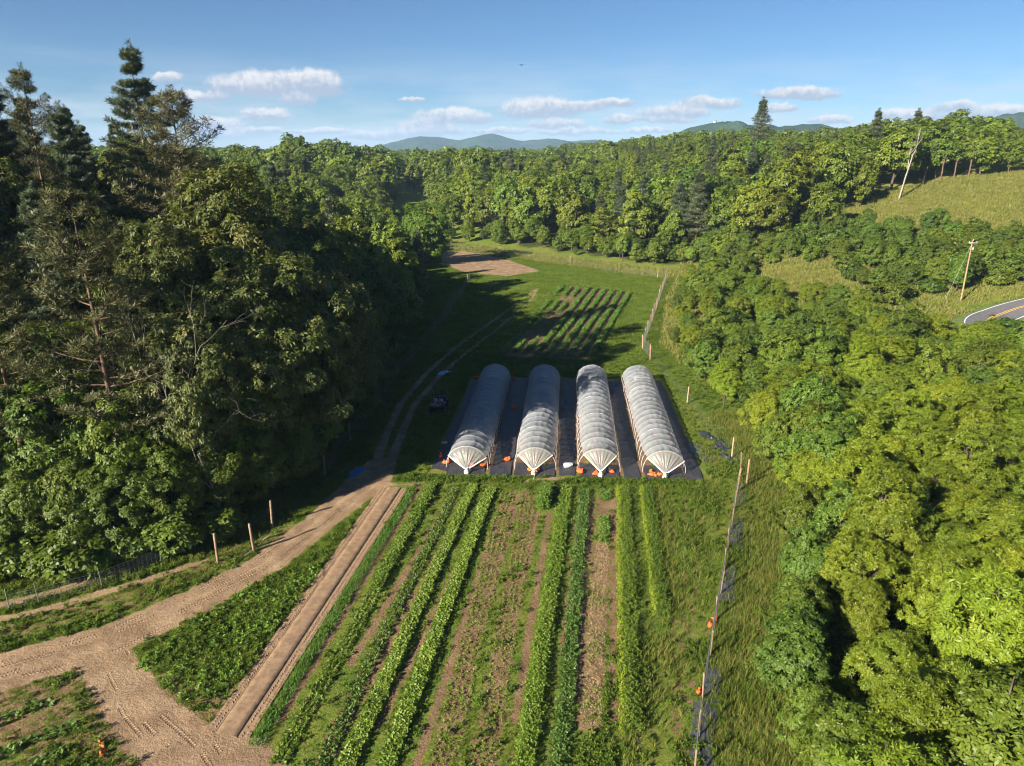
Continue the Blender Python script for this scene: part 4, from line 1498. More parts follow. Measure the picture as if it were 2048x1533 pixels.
def build_tunnel(k, a, b, label, lift):
    rng = np.random.default_rng(300 + k)
    a, b = np.array(a), np.array(b)
    d = b - a
    L = float(np.hypot(*d))
    rz = math.atan2(d[1], d[0]) - math.pi / 2
    root = empty('tunnel', (a[0], a[1], 0.0), rz, 1.0, label, 'greenhouse', 'plastic film tunnels')
    bay = L / NB
    for i in range(NB + 1):
        o = obj('hoop', HOOP, root, (rng.normal(0, 0.02), i * bay, 0))
        o.scale = (1 + rng.normal(0, .008), 1, 1 + rng.normal(0, .008))
    ns, nth = NB * 8 + 1, 41
    s = np.linspace(0, L, ns)
    fr = (s / bay) % 1.0
    bayi = np.minimum((s / bay).astype(int), NB - 1)
    sag = np.sin(math.pi * fr) ** 0.8 * rng.uniform(0.5, 1.7, NB)[bayi]
    front = np.exp(-s / 5.0)
    l0 = lift[0] + lift[1] * front + 0.10 * (vnoise(s, 0 * s, 2.6, 40 + k) - 0.3)
    l1 = lift[2] + lift[3] * front + 0.10 * (vnoise(s, 0 * s, 2.6, 50 + k) - 0.3)
    l0 = np.clip(l0, 0.05, 1.1)
    l1 = np.clip(l1, 0.05, 1.1)
    T = l0[:, None] + (math.pi - l0 - l1)[:, None] * np.linspace(0, 1, nth)[None]
    wr = (vnoise(s[:, None] * np.ones(nth), T * 6, 0.8, 60 + k) - 0.5) * 0.045
    rad = 1.012 - 0.056 * sag[:, None] * (0.75 + 0.5 * vnoise(s[:, None] * np.ones(nth), T * 3, 1.1, 70 + k)) + wr
    x, z = arch(T)
    V = np.stack([x * rad, np.broadcast_to(s[:, None], x.shape), z * rad], -1)
    idx = np.arange(ns * nth).reshape(ns, nth)
    F = np.stack([idx[:-1, :-1], idx[:-1, 1:], idx[1:, 1:], idx[1:, :-1]], -1).reshape(-1, 4)
    obj('film_cover', np_mesh('film_cover', V.reshape(-1, 3), F, M['film'], True), root)
    # ends: film drawn together into a bunch on the ground
    for (s0, sg, ll0, ll1) in ((0.0, -1, l0[0], l1[0]), (L, 1, l0[-1], l1[-1])):
        m, q = 49, 13
        th = np.linspace(ll0, math.pi - ll1, m)
        hx, hz = arch(th)
        g = np.array([rng.normal(0, 0.12), s0 + sg * 1.25, 0.32])
        t = np.linspace(0, 1, q)[:, None]
        pl = np.sin(th * 13 + rng.uniform(0, 6)) * 0.5 + np.sin(th * 29 + rng.uniform(0, 6)) * 0.5
        bulge = 0.28 * np.sin(math.pi * t) ** 1.0
        ex = hx * 1.012 * (1 - t) + (g[0] + 0.13 * np.cos(th + math.pi) * -1) * t
        ez = hz * 1.012 * (1 - t ** 1.15) + (g[2] + 0.10 * np.sin(th)) * t ** 1.15
        ey = s0 + sg * ((1.25 * t ** 0.85) + bulge * 0.25 + 0.085 * pl * np.sin(math.pi * np.clip(t * 1.0, 0, 1)))
        V = np.stack([ex, np.broadcast_to(ey, ex.shape), ez], -1).reshape(-1, 3)
        idx = np.arange(q * m).reshape(q, m)
        F = np.stack([idx[:-1, :-1], idx[:-1, 1:], idx[1:, 1:], idx[1:, :-1]], -1).reshape(-1, 4)
        e = obj('end_film', np_mesh('end_film', V, F, M['endfilm'], True), root)
        # thick gathered hems down both sides
        for j in (0, m - 1):
            hb = MB()
            P = np.stack([ex[:, j], np.broadcast_to(ey, ex.shape)[:, j], ez[:, j]], -1)
            hb.tube(P, np.linspace(0.05, 0.075, q), 6)
            hb.obj('hem', M['filmroll'], e, None, True)
        # knotted bunch
        kb = MB()
        prof = [(0.02, -0.34), (0.20, -0.30), (0.27, -0.16), (0.24, -0.02), (0.11, 0.08), (0.085, 0.15), (0.13, 0.26), (0.15, 0.34)]
        kb.lathe(prof, (0, 0, 0), 'z', 14)
        V = np.concatenate(kb.v)
        ang = np.arctan2(V[:, 1], V[:, 0])
        V[:, :2] *= (1 + 0.22 * np.sin(ang * 5 + k) * rng.uniform(.7, 1.2, len(V)))[:, None]
        kb.v = [V]
        kb.obj('film_bundle', M['filmroll'], root, (g[0], g[1] - sg * 0.02, 0.30), True)
        rb = MB()
        rb.tube([(g[0], g[1], 0.42), (g[0] + 0.1, g[1] + sg * 0.5, 0.2), (g[0] + 0.05, g[1] + sg * 0.95, 0.02)], 0.018, 5)
        rb.obj('tie_rope', M['filmroll'], root)
    return root


TLAB = ['leftmost film tunnel, mostly in tree shade, with glossy gathered front', 'second film tunnel from the left, half shaded, orange bags at its front knot',
        'third film tunnel from the left, its film pulled up on hoops near the front', 'rightmost film tunnel, the most sunlit, beside the fence']
LIFT = [(0.10, 0.35, 0.10, 0.30), (0.16, 0.45, 0.16, 0.45), (0.30, 0.42, 0.22, 0.45), (0.24, 0.35, 0.14, 0.35)]
for k, (a, b) in enumerate(TUN):
    build_tunnel(k, a, b, TLAB[k], LIFT[k])


def tpos(k, u, s):
    """point u metres to the right of the axis of tunnel k, s metres from its front"""
    a, b = np.array(TUN[k][0]), np.array(TUN[k][1])
    d = (b - a) / np.hypot(*(b - a))
    n = np.array([d[1], -d[0]])
    return a + d * s + n * u


def fabric_strip(c00, c10, c11, c01, label, z=0.06, seed=1):
    nx, ny = 18, 90
    u, v = np.meshgrid(np.linspace(0, 1, nx), np.linspace(0, 1, ny))
    c = [np.array(q) for q in (c00, c10, c11, c01)]
    P = (1 - u)[..., None] * (1 - v)[..., None] * c[0] + u[..., None] * (1 - v)[..., None] * c[1] + u[..., None] * v[..., None] * c[2] + (1 - u)[..., None] * v[..., None] * c[3]
    edge = np.minimum(np.minimum(u, 1 - u) * 8, 1) * np.minimum(np.minimum(v, 1 - v) * 30, 1)
    P[..., 0] += (vnoise(P[..., 0], P[..., 1], 1.5, seed) - 0.5) * 0.25 * (1 - edge)
    P[..., 1] += (vnoise(P[..., 0], P[..., 1], 0.8, seed + 4) - 0.5) * 0.5 * (1 - edge)
    Z = z + 0.03 * vnoise(P[..., 0], P[..., 1], 0.45, seed + 1) + 0.05 * (vnoise(P[..., 0] * 4, P[..., 1], 2.0, seed + 2) - 0.4)
    V = np.concatenate([P, Z[..., None]], -1).reshape(-1, 3)
    idx = np.arange(nx * ny).reshape(ny, nx)
    F = np.stack([idx[:-1, :-1], idx[:-1, 1:], idx[1:, 1:], idx[1:, :-1]], -1).reshape(-1, 4)
    tag(obj('ground_fabric', np_mesh('ground_fabric', V, F, M['fabric'], True)), label, 'ground cloth', 'dark ground cloths round the tunnels')


def strips():
    s0, s1 = -1.5, TL + 0.6
    fabric_strip(tpos(0, -3.4, s0 + 1), tpos(0, -1.95, s0 + .6), tpos(0, -1.95, s1), tpos(0, -3.2, s1), 'narrow dark ground cloth along the outer left side of the leftmost tunnel', seed=1)
    for k, nm in enumerate(('between the first and second tunnel', 'between the second and third tunnel', 'between the third and fourth tunnel')):
        a, b = (2.35, -2.35)
        fabric_strip(tpos(k, a, s0), tpos(k + 1, b, s0), tpos(k + 1, b, s1), tpos(k, a, s1), 'dark woven ground cloth covering the path ' + nm, seed=5 + 3 * k)
    fabric_strip(tpos(3, 1.95, s0), tpos(3, 3.6, s0), tpos(3, 3.3, s1), tpos(3, 1.95, s1), 'dark ground cloth strip along the right side of the rightmost tunnel', seed=21)
    for k in range(4):
        fabric_strip(tpos(k, -1.9, s0 - .2), tpos(k, 1.9, s0 - .2), tpos(k, 1.9, 1.5), tpos(k, -1.9, 1.5), 'dirty ground cloth apron at the front knot of the ' + ('leftmost', 'second', 'third', 'rightmost')[k] + ' tunnel', z=0.045, seed=30 + k)


strips()


def lumpy(seed, sx, sy, sz, n=10):
    """a slumped filled sack with a tied ear"""
    rng = np.random.default_rng(seed)
    m = 16
    ph = np.linspace(0, math.pi, n)
    th = np.arange(m) * 2 * math.pi / m
    P, T = np.meshgrid(ph, th, indexing='ij')
    r = 1 + 0.16 * np.sin(2 * T + rng.uniform(0, 6)) * np.sin(P) + 0.10 * np.sin(3 * T + 2 * P + rng.uniform(0, 6)) + rng.normal(0, 0.03, P.shape)
    x, y, z = r * np.sin(P) * np.cos(T), r * np.sin(P) * np.sin(T), r * np.cos(P)
    z = np.where(z < 0, z * 0.45, z)
    V = np.stack([x * sx, y * sy, z * sz + 0.4 * sz], -1).reshape(-1, 3)
    i = np.arange(n - 1)[:, None] * m
    j = np.arange(m)[None]
    k = (j + 1) % m
    F = np.stack([i + j, i + m + j, i + m + k, i + k], -1).reshape(-1, 4)
    return V, F


def sandbag(px, py, size, label, mat='orange', seed=0, z=0.06):
    g = G(px, py)
    size *= 0.84
    V, F = lumpy(seed + 900, size * 0.62, size * 0.42, size * 0.36)
    mb = MB()
    mb.add(V, F)
    mb.lathe([(0.02, 0.14), (0.09, 0.12), (0.045, 0.03), (0.06, -0.05)], (size * 0.35, 0.02, size * 0.45), 'z', 8)
    o = mb.obj('sandbag', M[mat], None, (g[0], g[1], float(ground_h(g[0], g[1])) + z), True)
    o.rotation_euler = (0, 0, seed * 1.7)
    tag(o, label, 'sandbag', 'bright sandbags')


for q, (px, py, sz, lab, mt) in enumerate((
        (1014, 922, 0.80, 'round orange sandbag on the cloth between the first and second tunnel fronts', 'orange'),
        (882, 914, 0.55, 'dull red sandbag off the front left corner of the leftmost tunnel', 'red'),
        (893, 928, 0.75, 'orange-red sandbag lying flat just left of the leftmost front knot', 'orange'),
        (944, 933, 0.75, 'red sandbag right against the front knot of the leftmost tunnel', 'red'),
        (968, 933, 0.70, 'orange sandbag at the right front leg of the leftmost tunnel', 'orange'),
        (1060, 943, 0.62, 'left of two orange sandbags under the second tunnel front knot', 'orange'),
        (1075, 943, 0.65, 'right of two orange sandbags under the second tunnel front knot', 'orange'),
        (1160, 946, 0.85, 'flat orange sandbag left of the third tunnel front knot', 'orange'),
        (1191, 950, 0.70, 'orange sandbag touching the third tunnel front knot', 'orange'),
        (1223, 946, 0.65, 'small orange sandbag right of the third tunnel front knot', 'orange'),
        (1302, 945, 0.60, 'rear one of three orange sandbags piled left of the rightmost front knot', 'orange'),
        (1302, 952, 0.60, 'front left one of three orange sandbags by the rightmost front knot', 'orange'),
        (1310, 953, 0.50, 'front right one of three orange sandbags by the rightmost front knot', 'orange'),
        (1320, 952, 0.60, 'orange sandbag touching the rightmost tunnel front knot', 'orange'),
        (1027, 818, 0.80, 'red-orange sandbag halfway along the path between the first two tunnels', 'orange'),
        (952, 758, 0.80, 'red sandbag at the back left corner of the leftmost tunnel', 'red'),
        (1027, 760, 0.80, 'red sandbag at the back end between the first two tunnels', 'red'),
        (1422, 1253, 0.62, 'big orange sandbag at the foot of the long right fence', 'orange'),
        (1428, 1241, 0.38, 'small orange sandbag behind the big one at the right fence', 'orange'),
        (1397, 1388, 0.42, 'half hidden orange sandbag low along the long right fence', 'orange'),
        (205, 1493, 0.42, 'upper of two orange sandbags in the weeds at lower left', 'orange'),
        (207, 1510, 0.36, 'lower of two orange sandbags in the weeds at lower left', 'orange'))):
    sandbag(px, py, sz, lab, mt, q)


def crate(px, py, label):
    g = G(px, py)
    white = simple_mat('white_plastic', (0.75, 0.76, 0.78), 0.5, 0.08, 6.0)
    r = empty('crate', (g[0], g[1], 0.09), 0.12, 1, label, 'crate')
    mb = MB()
    mb.box((0, 0, 0.02), (0.86, 0.44, 0.03))
    mb.obj('base', white, r)
    for (c, d) in (((0, -.22, .16), (.86, .025, .27)), ((0, .22, .16), (.86, .025, .27))):
        mb = MB()
        mb.box(c, d)
        mb.obj('side', white, r)
    for sx in (-1, 1):
        mb = MB()
        mb.box((sx * .42, 0, .16), (.025, .415, .27))
        e = mb.obj('end', white, r)
    mb = MB()
    for i in range(5):
        mb.box((-0.32 + i * 0.16, 0.0, 0.20), (0.13, 0.34, 0.10), None, 0.8)
    mb.obj('contents', simple_mat('grey_trays', (0.25, 0.25, 0.26), 0.7), r)


crate(1136, 935, 'small white plastic crate on the cloth between the second and third tunnel fronts')


def tray(px, py):
    g = G(px, py)
    white = simple_mat('pale_tray', (0.5, 0.52, 0.55), 0.5, 0.08, 6.0)
    mb = MB()
    for c, d in (((0, -.22, .1), (.6, .04, .12)), ((0, .22, .1), (.6, .04, .12)), ((-.28, 0, .1), (.04, .4, .12)), ((.28, 0, .1), (.04, .4, .12)), ((0, 0, .03), (.56, .42, .03))):
        mb.box(c, d)
    tag(mb.obj('tray', white, None, (g[0], g[1], 0.07)), 'small pale tray on the shaded cloth left of the leftmost tunnel', 'tray')


tray(889, 888)


def crumpled(name, px, py, w, l, rz, mat, label, cat, amp=0.25, seed=0, group=None, z=0.05):
    g = G(px, py)
    n = 34
    u, v = np.meshgrid(np.linspace(-0.5, 0.5, n), np.linspace(-0.5, 0.5, n))
    x = u * w * (1 + 0.35 * (vnoise(u * 3, v * 3, 0.7, seed) - 0.5)) + 0.25 * (vnoise(u * 3, v * 8, 0.6, seed + 3) - 0.5) * w
    y = v * l * (1 + 0.3 * (vnoise(u * 3, v * 3, 0.7, seed + 1) - 0.5)) + 0.2 * (vnoise(u * 8, v * 3, 0.6, seed + 4) - 0.5) * l * 0.3
    rr = np.clip(1.15 - 2 * np.hypot(u, v), 0, 1)
    zz = amp * (np.abs(vnoise(x, y, 0.35, seed + 2) - 0.5) * 2 * 0.6 + 0.5 * np.abs(vnoise(x, y, 0.16, seed + 5) - .5)) * (0.35 + rr) + z
    V = np.stack([x, y, zz], -1).reshape(-1, 3)
    idx = np.arange(n * n).reshape(n, n)
    F = np.stack([idx[:-1, :-1], idx[:-1, 1:], idx[1:, 1:], idx[1:, :-1]], -1).reshape(-1, 4)
    o = obj(name, np_mesh(name, V, F, mat, True), None, (g[0], g[1], float(ground_h(g[0], g[1]))))
    o.rotation_euler = (0, 0, rz)
    tag(o, label, cat, group)


M['tarp'] = simple_mat('blue_tarp', (0.06, 0.16, 0.36), 0.5, 0.25, 3.0)
M['paletarp'] = simple_mat('pale_blue_sheet', (0.36, 0.46, 0.60), 0.5, 0.2, 3.0)
M['blackplastic'] = simple_mat('black_plastic', (0.030, 0.032, 0.040), 0.35, 0.3, 3.0, spec=0.6)
M['greyplastic'] = simple_mat('dusty_black_plastic', (0.060, 0.062, 0.072), 0.5, 0.35, 3.0, spec=0.5)
crumpled('tarp', 712, 946, 1.3, 2.2, -0.5, M['tarp'], 'blue tarp lying at the edge of the left wood by the dirt road', 'tarp', 0.3, 3)
crumpled('plastic_sheet', 887, 747, 1.1, 2.2, -0.6, M['paletarp'], 'pale blue plastic sheet beside the two-track lane behind the vehicle', 'tarp', 0.3, 8)
crumpled('tarp', 766, 810, 1.0, 1.4, 0.3, M['tarp'], 'dim blue tarp in the shade left of the two-track lane', 'tarp', 0.5, 13)
crumpled('plastic_sheet', 699, 881, 0.7, 0.9, 0.3, M['paletarp'], 'small pale sheet under the oak at the left wood edge', 'tarp', 0.3, 17)
for q, (px, py, w, l, rz, a, lab) in enumerate((
        (1428, 880, 1.0, 3.2, 0.5, 0.5, 'crumpled black plastic heap nearest the rightmost tunnel'),
        (1440, 897, 1.6, 1.8, 0.9, 0.6, 'middle heap of crumpled black plastic right of the tunnels'),
        (1455, 918, 0.8, 2.4, 0.3, 0.4, 'blue-black plastic strip crumpled against the corner fence post'),
        (1407, 868, 1.1, 1.2, 0.3, 0.4, 'small black plastic scrap left of the plastic heaps'))):
    crumpled('plastic_sheet', px, py, w, l, rz, M['blackplastic'], lab, 'plastic sheet', a, 40 + q * 7, 'crumpled black plastic beside the tunnels')
for q, (px, py, w, l, lab) in enumerate((
        (1484, 985, .9, 5.5, 'black plastic strip along the fence nearest the corner post'), (1472, 1070, 1.0, 6.0, 'second black plastic strip down the long fence from the corner post'),
        (1456, 1165, 1.0, 5.0, 'third black plastic strip down the long fence from the corner post'), (1425, 1370, .9, 3.0, 'short black plastic strip beside the lower part of the long fence'),
        (1408, 1470, 1.2, 5.0, 'wide black plastic strip by the long fence at the bottom of the photo'), (1400, 905, 1.5, 5.0, 'dusty black plastic strip beyond the grass right of the rightmost tunnel'))):
    crumpled('plastic_sheet', px, py, w, l, -0.32 if q < 5 else 0.2, M['greyplastic'], lab, 'plastic sheet', 0.12, 80 + q * 7, 'black plastic strips at the fence', 0.03)


# ------------------------------------------------------------------ fences
M['post'] = simple_mat('weathered_post', (0.23, 0.155, 0.10), 0.9, 0.3, 3.0, spec=0.1)
M['paleposts'] = simple_mat('pale_post', (0.36, 0.26, 0.17), 0.9, 0.25, 3.0, spec=0.1)
M['wire'] = simple_mat('fence_wire', (0.22, 0.235, 0.245), 0.5, 0.15, 1.0, metal=0.4)
M['steelpost'] = simple_mat('steel_post', (0.16, 0.20, 0.17), 0.6, 0.2, 3.0, metal=0.3)


def post_mesh(h, r, mat, n=8):
    mb = MB()
    mb.lathe([(r * 1.05, -0.4), (r, h * 0.5), (r * 0.93, h - 0.02), (r * 0.75, h), (0.001, h + 0.004)], (0, 0, 0), 'z', n)
    return mb.mesh('post', mat, False)


POSTM = {'wood': post_mesh(2.35, 0.085, M['post']), 'fat': post_mesh(2.5, 0.10, M['post'], 10), 'pale': post_mesh(2.3, 0.075, M['paleposts']), 'steel': post_mesh(1.7, 0.035, M['steelpost'], 6), 'thin': post_mesh(1.9, 0.06, M['post'])}


def fence(label, pts, post_at, hnet, kinds, dv=0.30, rail=False, wires=9, wr=0.0065, gaps=()):
    pts = [np.array(p, float) for p in pts]
    z0 = float(ground_h(*pts[0]))
    root = empty('fence', (pts[0][0], pts[0][1], z0), 0, 1, label, 'fence')
    o0 = np.array([pts[0][0], pts[0][1], z0])
    # posts
    for k, p in enumerate(post_at):
        g = float(ground_h(p[0], p[1]))
        o = obj('post', POSTM[kinds[k % len(kinds)] if not isinstance(kinds, str) else kinds], root, (p[0] - o0[0], p[1] - o0[1], g - z0))
        o.rotation_euler = (rng0.normal(0, 0.03), rng0.normal(0, 0.03), rng0.uniform(0, 6))
    if hnet <= 0:
        return root
    P = []
    for a, b in zip(pts[:-1], pts[1:]):
        n = max(2, int(np.hypot(*(b - a)) / dv))
        for t in np.arange(n) / n:
            P.append(a + (b - a) * t)
    P.append(pts[-1])
    P = np.array(P)
    gz = ground_h(P[:, 0], P[:, 1])
    lean = 0.05 * (vnoise(P[:, 0], P[:, 1], 3.0, 5) - 0.5)
    B = np.c_[P[:, 0] - o0[0], P[:, 1] - o0[1], gz - z0]
    mb = MB()
    for w in range(wires):
        hz = 0.08 + (hnet - 0.08) * (w / (wires - 1))
        L = B + np.c_[lean * hz, 0 * lean, np.full(len(B), hz)]
        mb.tube(L, wr * (1.6 if w == wires - 1 else 1), 3, cap=False)
    for k in range(len(B)):
        mb.tube(np.stack([B[k] + (0, 0, 0.06), B[k] + (lean[k] * hnet, 0, hnet)]), wr * 0.8, 3, cap=False)
    mb.obj('wire_mesh', M['wire'], root)
    if rail:
        mb = MB()
        mb.tube(B + np.c_[lean * hnet, 0 * lean, np.full(len(B), hnet + 0.01)], 0.02, 6)
        mb.obj('top_rail', M['wire'], root)
    return root


def along(pts, step):
    pts = [np.array(p, float) for p in pts]
    out = []
    for a, b in zip(pts[:-1], pts[1:]):
        n = max(1, int(round(np.hypot(*(b - a)) / step)))
        out += [a + (b - a) * t / n for t in range(n)]
    return out + [pts[-1]]


fence('tall wire mesh deer fence running down the right side of the crop rows', FENCE_R, along(FENCE_R, 3.4), 1.75, ['thin', 'thin', 'thin', 'thin', 'thin', 'thin', 'thin', 'thin', 'thin', 'thin', 'fat'], 0.26, True, 11, 0.007)
fence('row of wooden posts with slack wire right of the tunnels', FENCE_R2[:4], [G(1484, 962) + (0.25, -0.6), G(1463, 918), G(1374, 808), G(1300, 722)], 1.5, ['fat', 'pale', 'pale', 'wood'], 0.6, False, 4, 0.004)
fence('grey weathered mesh fence right of the far crop rows', FENCE_R2[3:], along(FENCE_R2[3:], 5.0), 1.9, ['wood', 'pale'], 0.40, True, 10, 0.012)
LF = [G(60, 1222), G(200, 1185), G(323, 1140), G(436, 1125), G(508, 1105), G(545, 1055)]
fence('wire fence with wooden posts along the bank at lower left', LF, [G(436, 1125), G(508, 1105), G(545, 1055)], 0, ['fat'])
LF2 = [G(20, 1222), G(79, 1209), G(205, 1175), G(323, 1128), G(430, 1085), G(545, 1045)]
fence('low mesh fence on thin steel posts in front of the left wood', LF2, [G(20, 1222), G(79, 1209), G(205, 1175), G(323, 1128), G(390, 1100)], 1.25, ['steel'], 0.30, False, 7, 0.005)
LF3 = [G(650, 955), G(742, 830), G(795, 752), G(850, 690), G(900, 622), G(928, 582), G(942, 556)]
fence('dim wire fence in the shade along the left wood edge beside the lane', LF3, along(LF3, 8.0), 1.7, ['wood'], 0.6, False, 6, 0.006)
FF = [G(903, 497), G(1000, 508), G(1140, 528), G(1230, 547), G(1315, 556), G(1334, 553)]
fence('wire fence with pale posts across the far end of the field', FF, along(FF, 13.0), 1.6, ['pale', 'thin'], 0.9, False, 6, 0.008)


# ------------------------------------------------------------------ crops
def crop_row(label, p0, p1, width, lines, step, spread, L, W, nleaf, h0, h1, col, jit=0.05, elev=(0.2, 1.0), droop=0.25, gapf=None, seed=0, tiers=1, group='crop rows in the front field', name='crop_row', upv=1.0, mat='crop'):
    """one planted row: lines of single plants, each a rosette (or a stack of them)"""
    rng = np.random.default_rng(seed)
    p0, p1 = np.array(p0, float), np.array(p1, float)
    d = p1 - p0
    Ln = np.hypot(*d)
    d /= Ln
    n = np.array([d[1], -d[0]])
    P, hh = [], []
    for o in (np.linspace(-0.5, 0.5, lines) * width if lines > 1 else [0.0]):
        s = np.arange(0, Ln, step) + rng.normal(0, step * 0.18, len(np.arange(0, Ln, step)))
        q = p0 + s[:, None] * d + (o + rng.normal(0, jit, len(s)))[:, None] * n + 0.12 * (vnoise(s, 0 * s, 6, seed + 5) - 0.5)[:, None] * n
        vig = 0.65 + 0.7 * vnoise(s, np.full(len(s), o * 2), 2.2, seed + 1)
        keep = rng.random(len(s)) < (1.0 if gapf is None else np.clip(gapf(s / Ln), 0, 1))
        P.append(q[keep])
        hh.append(vig[keep])
    P, vig = np.concatenate(P), np.concatenate(hh)
    gz = ground_h(P[:, 0], P[:, 1])
    Vs, Fs, As = [], [], []
    nv = 0
    for t in range(tiers):
        z = gz + (h0 + (h1 - h0) * (t / max(1, tiers - 1) if tiers > 1 else rng.random(len(P)))) * vig
        pos = np.c_[P + rng.normal(0, spread, P.shape), z]
        A = np.c_[rng.normal(0, 0.28, (len(P), 2)), np.full(len(P), upv)]
        V, F, va = rosettes(pos, A, nleaf, L * (1 - 0.15 * t), W, elev, droop, rng, np.clip(vig - 0.5, 0, 1))
        Vs.append(V)
        Fs.append(F + nv)
        As.append(va)
        nv += len(V)
    o0 = np.array([p0[0], p0[1], 0.0])
    o = obj(name, np_mesh(name, np.concatenate(Vs) - o0, np.concatenate(Fs), M[mat], False, {'var': np.concatenate(As)}), None, o0)
    o.color = (*col, 1)
    tag(o, label, 'crop row', group)
    return o


RW = {r[0]: (G(*r[2]), G(*r[1])) for r in ROWS}


def lerp(nm, a, b):
    p, q = RW[nm]
    return p + (q - p) * a, p + (q - p) * b


rows = RW
crop_row('row of thin dark green upright leaves right beside the bare tilled bed', *rows['B'], 0.70, 5, 0.11, 0.03, 0.26, 0.035, 6, 0.0, 0.04, (0.62, 0.95, 0.85), 0.03, (0.9, 1.45), 0.08, seed=1)
crop_row('leafy green row second from the tilled bed, three thin lines at its near end', *lerp('C', 0, 0.47), 0.62, 3, 0.15, 0.04, 0.17, 0.085, 7, 0.04, 0.14, (0.95, 1.0, 0.75), 0.03, (0.1, 0.9), 0.2, seed=2, tiers=2)
crop_row('bushy far stretch of the leafy row second from the tilled bed', *lerp('C', 0.47, 1.0), 0.66, 5, 0.14, 0.06, 0.19, 0.10, 6, 0.08, 0.36, (0.90, 1.0, 0.75), 0.05, (0.1, 0.9), 0.2, seed=3, tiers=2)
crop_row('thin purplish-green row of small plants between two lush rows', *rows['D'], 0.56, 4, 0.15, 0.04, 0.19, 0.09, 7, 0.04, 0.16, (0.66, 0.76, 0.74), 0.03, (0.2, 1.0), 0.2, seed=4)
crop_row('lush pale green row of broad leaves, left one of a matching pair', *rows['E'], 0.68, 6, 0.135, 0.04, 0.16, 0.12, 6, 0.06, 0.28, (1.15, 1.18, 0.95), 0.04, (0.05, 0.8), 0.15, seed=5, tiers=2)
crop_row('lush pale green row of broad leaves, right one of a matching pair', *rows['F'], 0.74, 6, 0.135, 0.04, 0.165, 0.125, 6, 0.06, 0.32, (1.15, 1.20, 0.95), 0.04, (0.05, 0.8), 0.15, seed=6, tiers=2)
crop_row('patchy weedy row on brown soil just right of the lush pair', *rows['G1'], 1.15, 4, 0.13, 0.05, 0.15, 0.055, 6, 0.01, 0.10, (1.0, 1.0, 0.65), 0.05, (0.2, 1.2), 0.2, seed=7, gapf=lambda s: 0.80 + 0.25 * np.sin(s * 47))
crop_row('second patchy weedy row on brown soil in the middle of the field', *rows['G2'], 1.15, 4, 0.13, 0.05, 0.15, 0.055, 6, 0.01, 0.10, (1.0, 1.0, 0.65), 0.05, (0.2, 1.2), 0.2, seed=8, gapf=lambda s: 0.74 + 0.28 * np.sin(s * 41 + 1))
crop_row('short bushy dark green clump at the far end of the patchy rows', *rows['H'], 0.8, 7, 0.16, 0.10, 0.20, 0.11, 7, 0.1, 0.85, (0.8, 0.98, 0.75), 0.10, (0.1, 0.9), 0.2, seed=9, tiers=4)
crop_row('tall leafy bright green row left of the dark bluish row', *rows['I'], 0.85, 6, 0.15, 0.07, 0.18, 0.08, 6, 0.05, 0.38, (1.0, 1.1, 0.72), 0.07, (0.1, 1.0), 0.25, seed=10, tiers=3)
crop_row('dark bluish-green leafy row right of the tall bright row', *rows['J'], 0.72, 5, 0.15, 0.06, 0.18, 0.09, 6, 0.05, 0.30, (0.62, 0.78, 0.85), 0.07, (0.1, 0.9), 0.25, seed=11, tiers=2)
crop_row('pale brown dried-out stubble row between green rows', *rows['K'], 0.9, 9, 0.12, 0.06, 0.15, 0.022, 5, 0.0, 0.05, (1, 1, 1), 0.06, (0.1, 0.9), 0.1, seed=12, gapf=lambda s: 0.8 * (s < 0.80), mat='straw')
crop_row('weeds sprouting through the near half of the dried-out row', *lerp('K', 0.0, 0.55), 1.0, 6, 0.2, 0.1, 0.15, 0.06, 6, 0.02, 0.12, (0.9, 1.0, 0.7), 0.08, (0.1, 1.1), 0.2, seed=18, gapf=lambda s: 0.4 + 0.4 * np.sin(s * 19))
crop_row('green far end of the dried-out row', *lerp('K', 0.68, 1.0), 0.75, 6, 0.15, 0.08, 0.18, 0.09, 6, 0.05, 0.32, (0.8, 1.0, 0.75), 0.06, (0.1, 0.9), 0.2, seed=13, tiers=2, gapf=lambda s: 0.9 * ((s < 0.45) | (s > 0.8)))
crop_row('tall green row with yellow-green left edge, second row from the fence', *rows['L'], 0.80, 6, 0.16, 0.09, 0.20, 0.045, 7, 0.08, 0.55, (0.95, 1.02, 0.66), 0.07, (0.3, 1.3), 0.25, seed=14, tiers=4, gapf=lambda s: 0.8 + 0.2 * np.sin(s * 31))
crop_row('yellow-green edge line of flowering stems along the second row from the fence', RW['L'][0] - (0.60, 0), RW['L'][1] - (0.60, 0), 0.16, 2, 0.22, 0.06, 0.22, 0.035, 6, 0.1, 0.50, (1.7, 1.55, 0.6), 0.06, (0.5, 1.4), 0.2, seed=15, tiers=3)
crop_row('tall green row nearest the right fence, ending halfway down the field', *rows['M'], 0.70, 6, 0.16, 0.09, 0.20, 0.045, 7, 0.08, 0.55, (0.85, 0.95, 0.66), 0.07, (0.3, 1.3), 0.25, seed=16, tiers=4, gapf=lambda s: 0.8 + 0.2 * np.sin(s * 23))
crop_row('yellow-green edge line along the tall row nearest the right fence', RW['M'][0] - (0.56, 0), RW['M'][1] - (0.56, 0), 0.12, 2, 0.22, 0.06, 0.22, 0.035, 6, 0.1, 0.45, (1.7, 1.55, 0.6), 0.05, (0.5, 1.4), 0.2, seed=17, tiers=3)
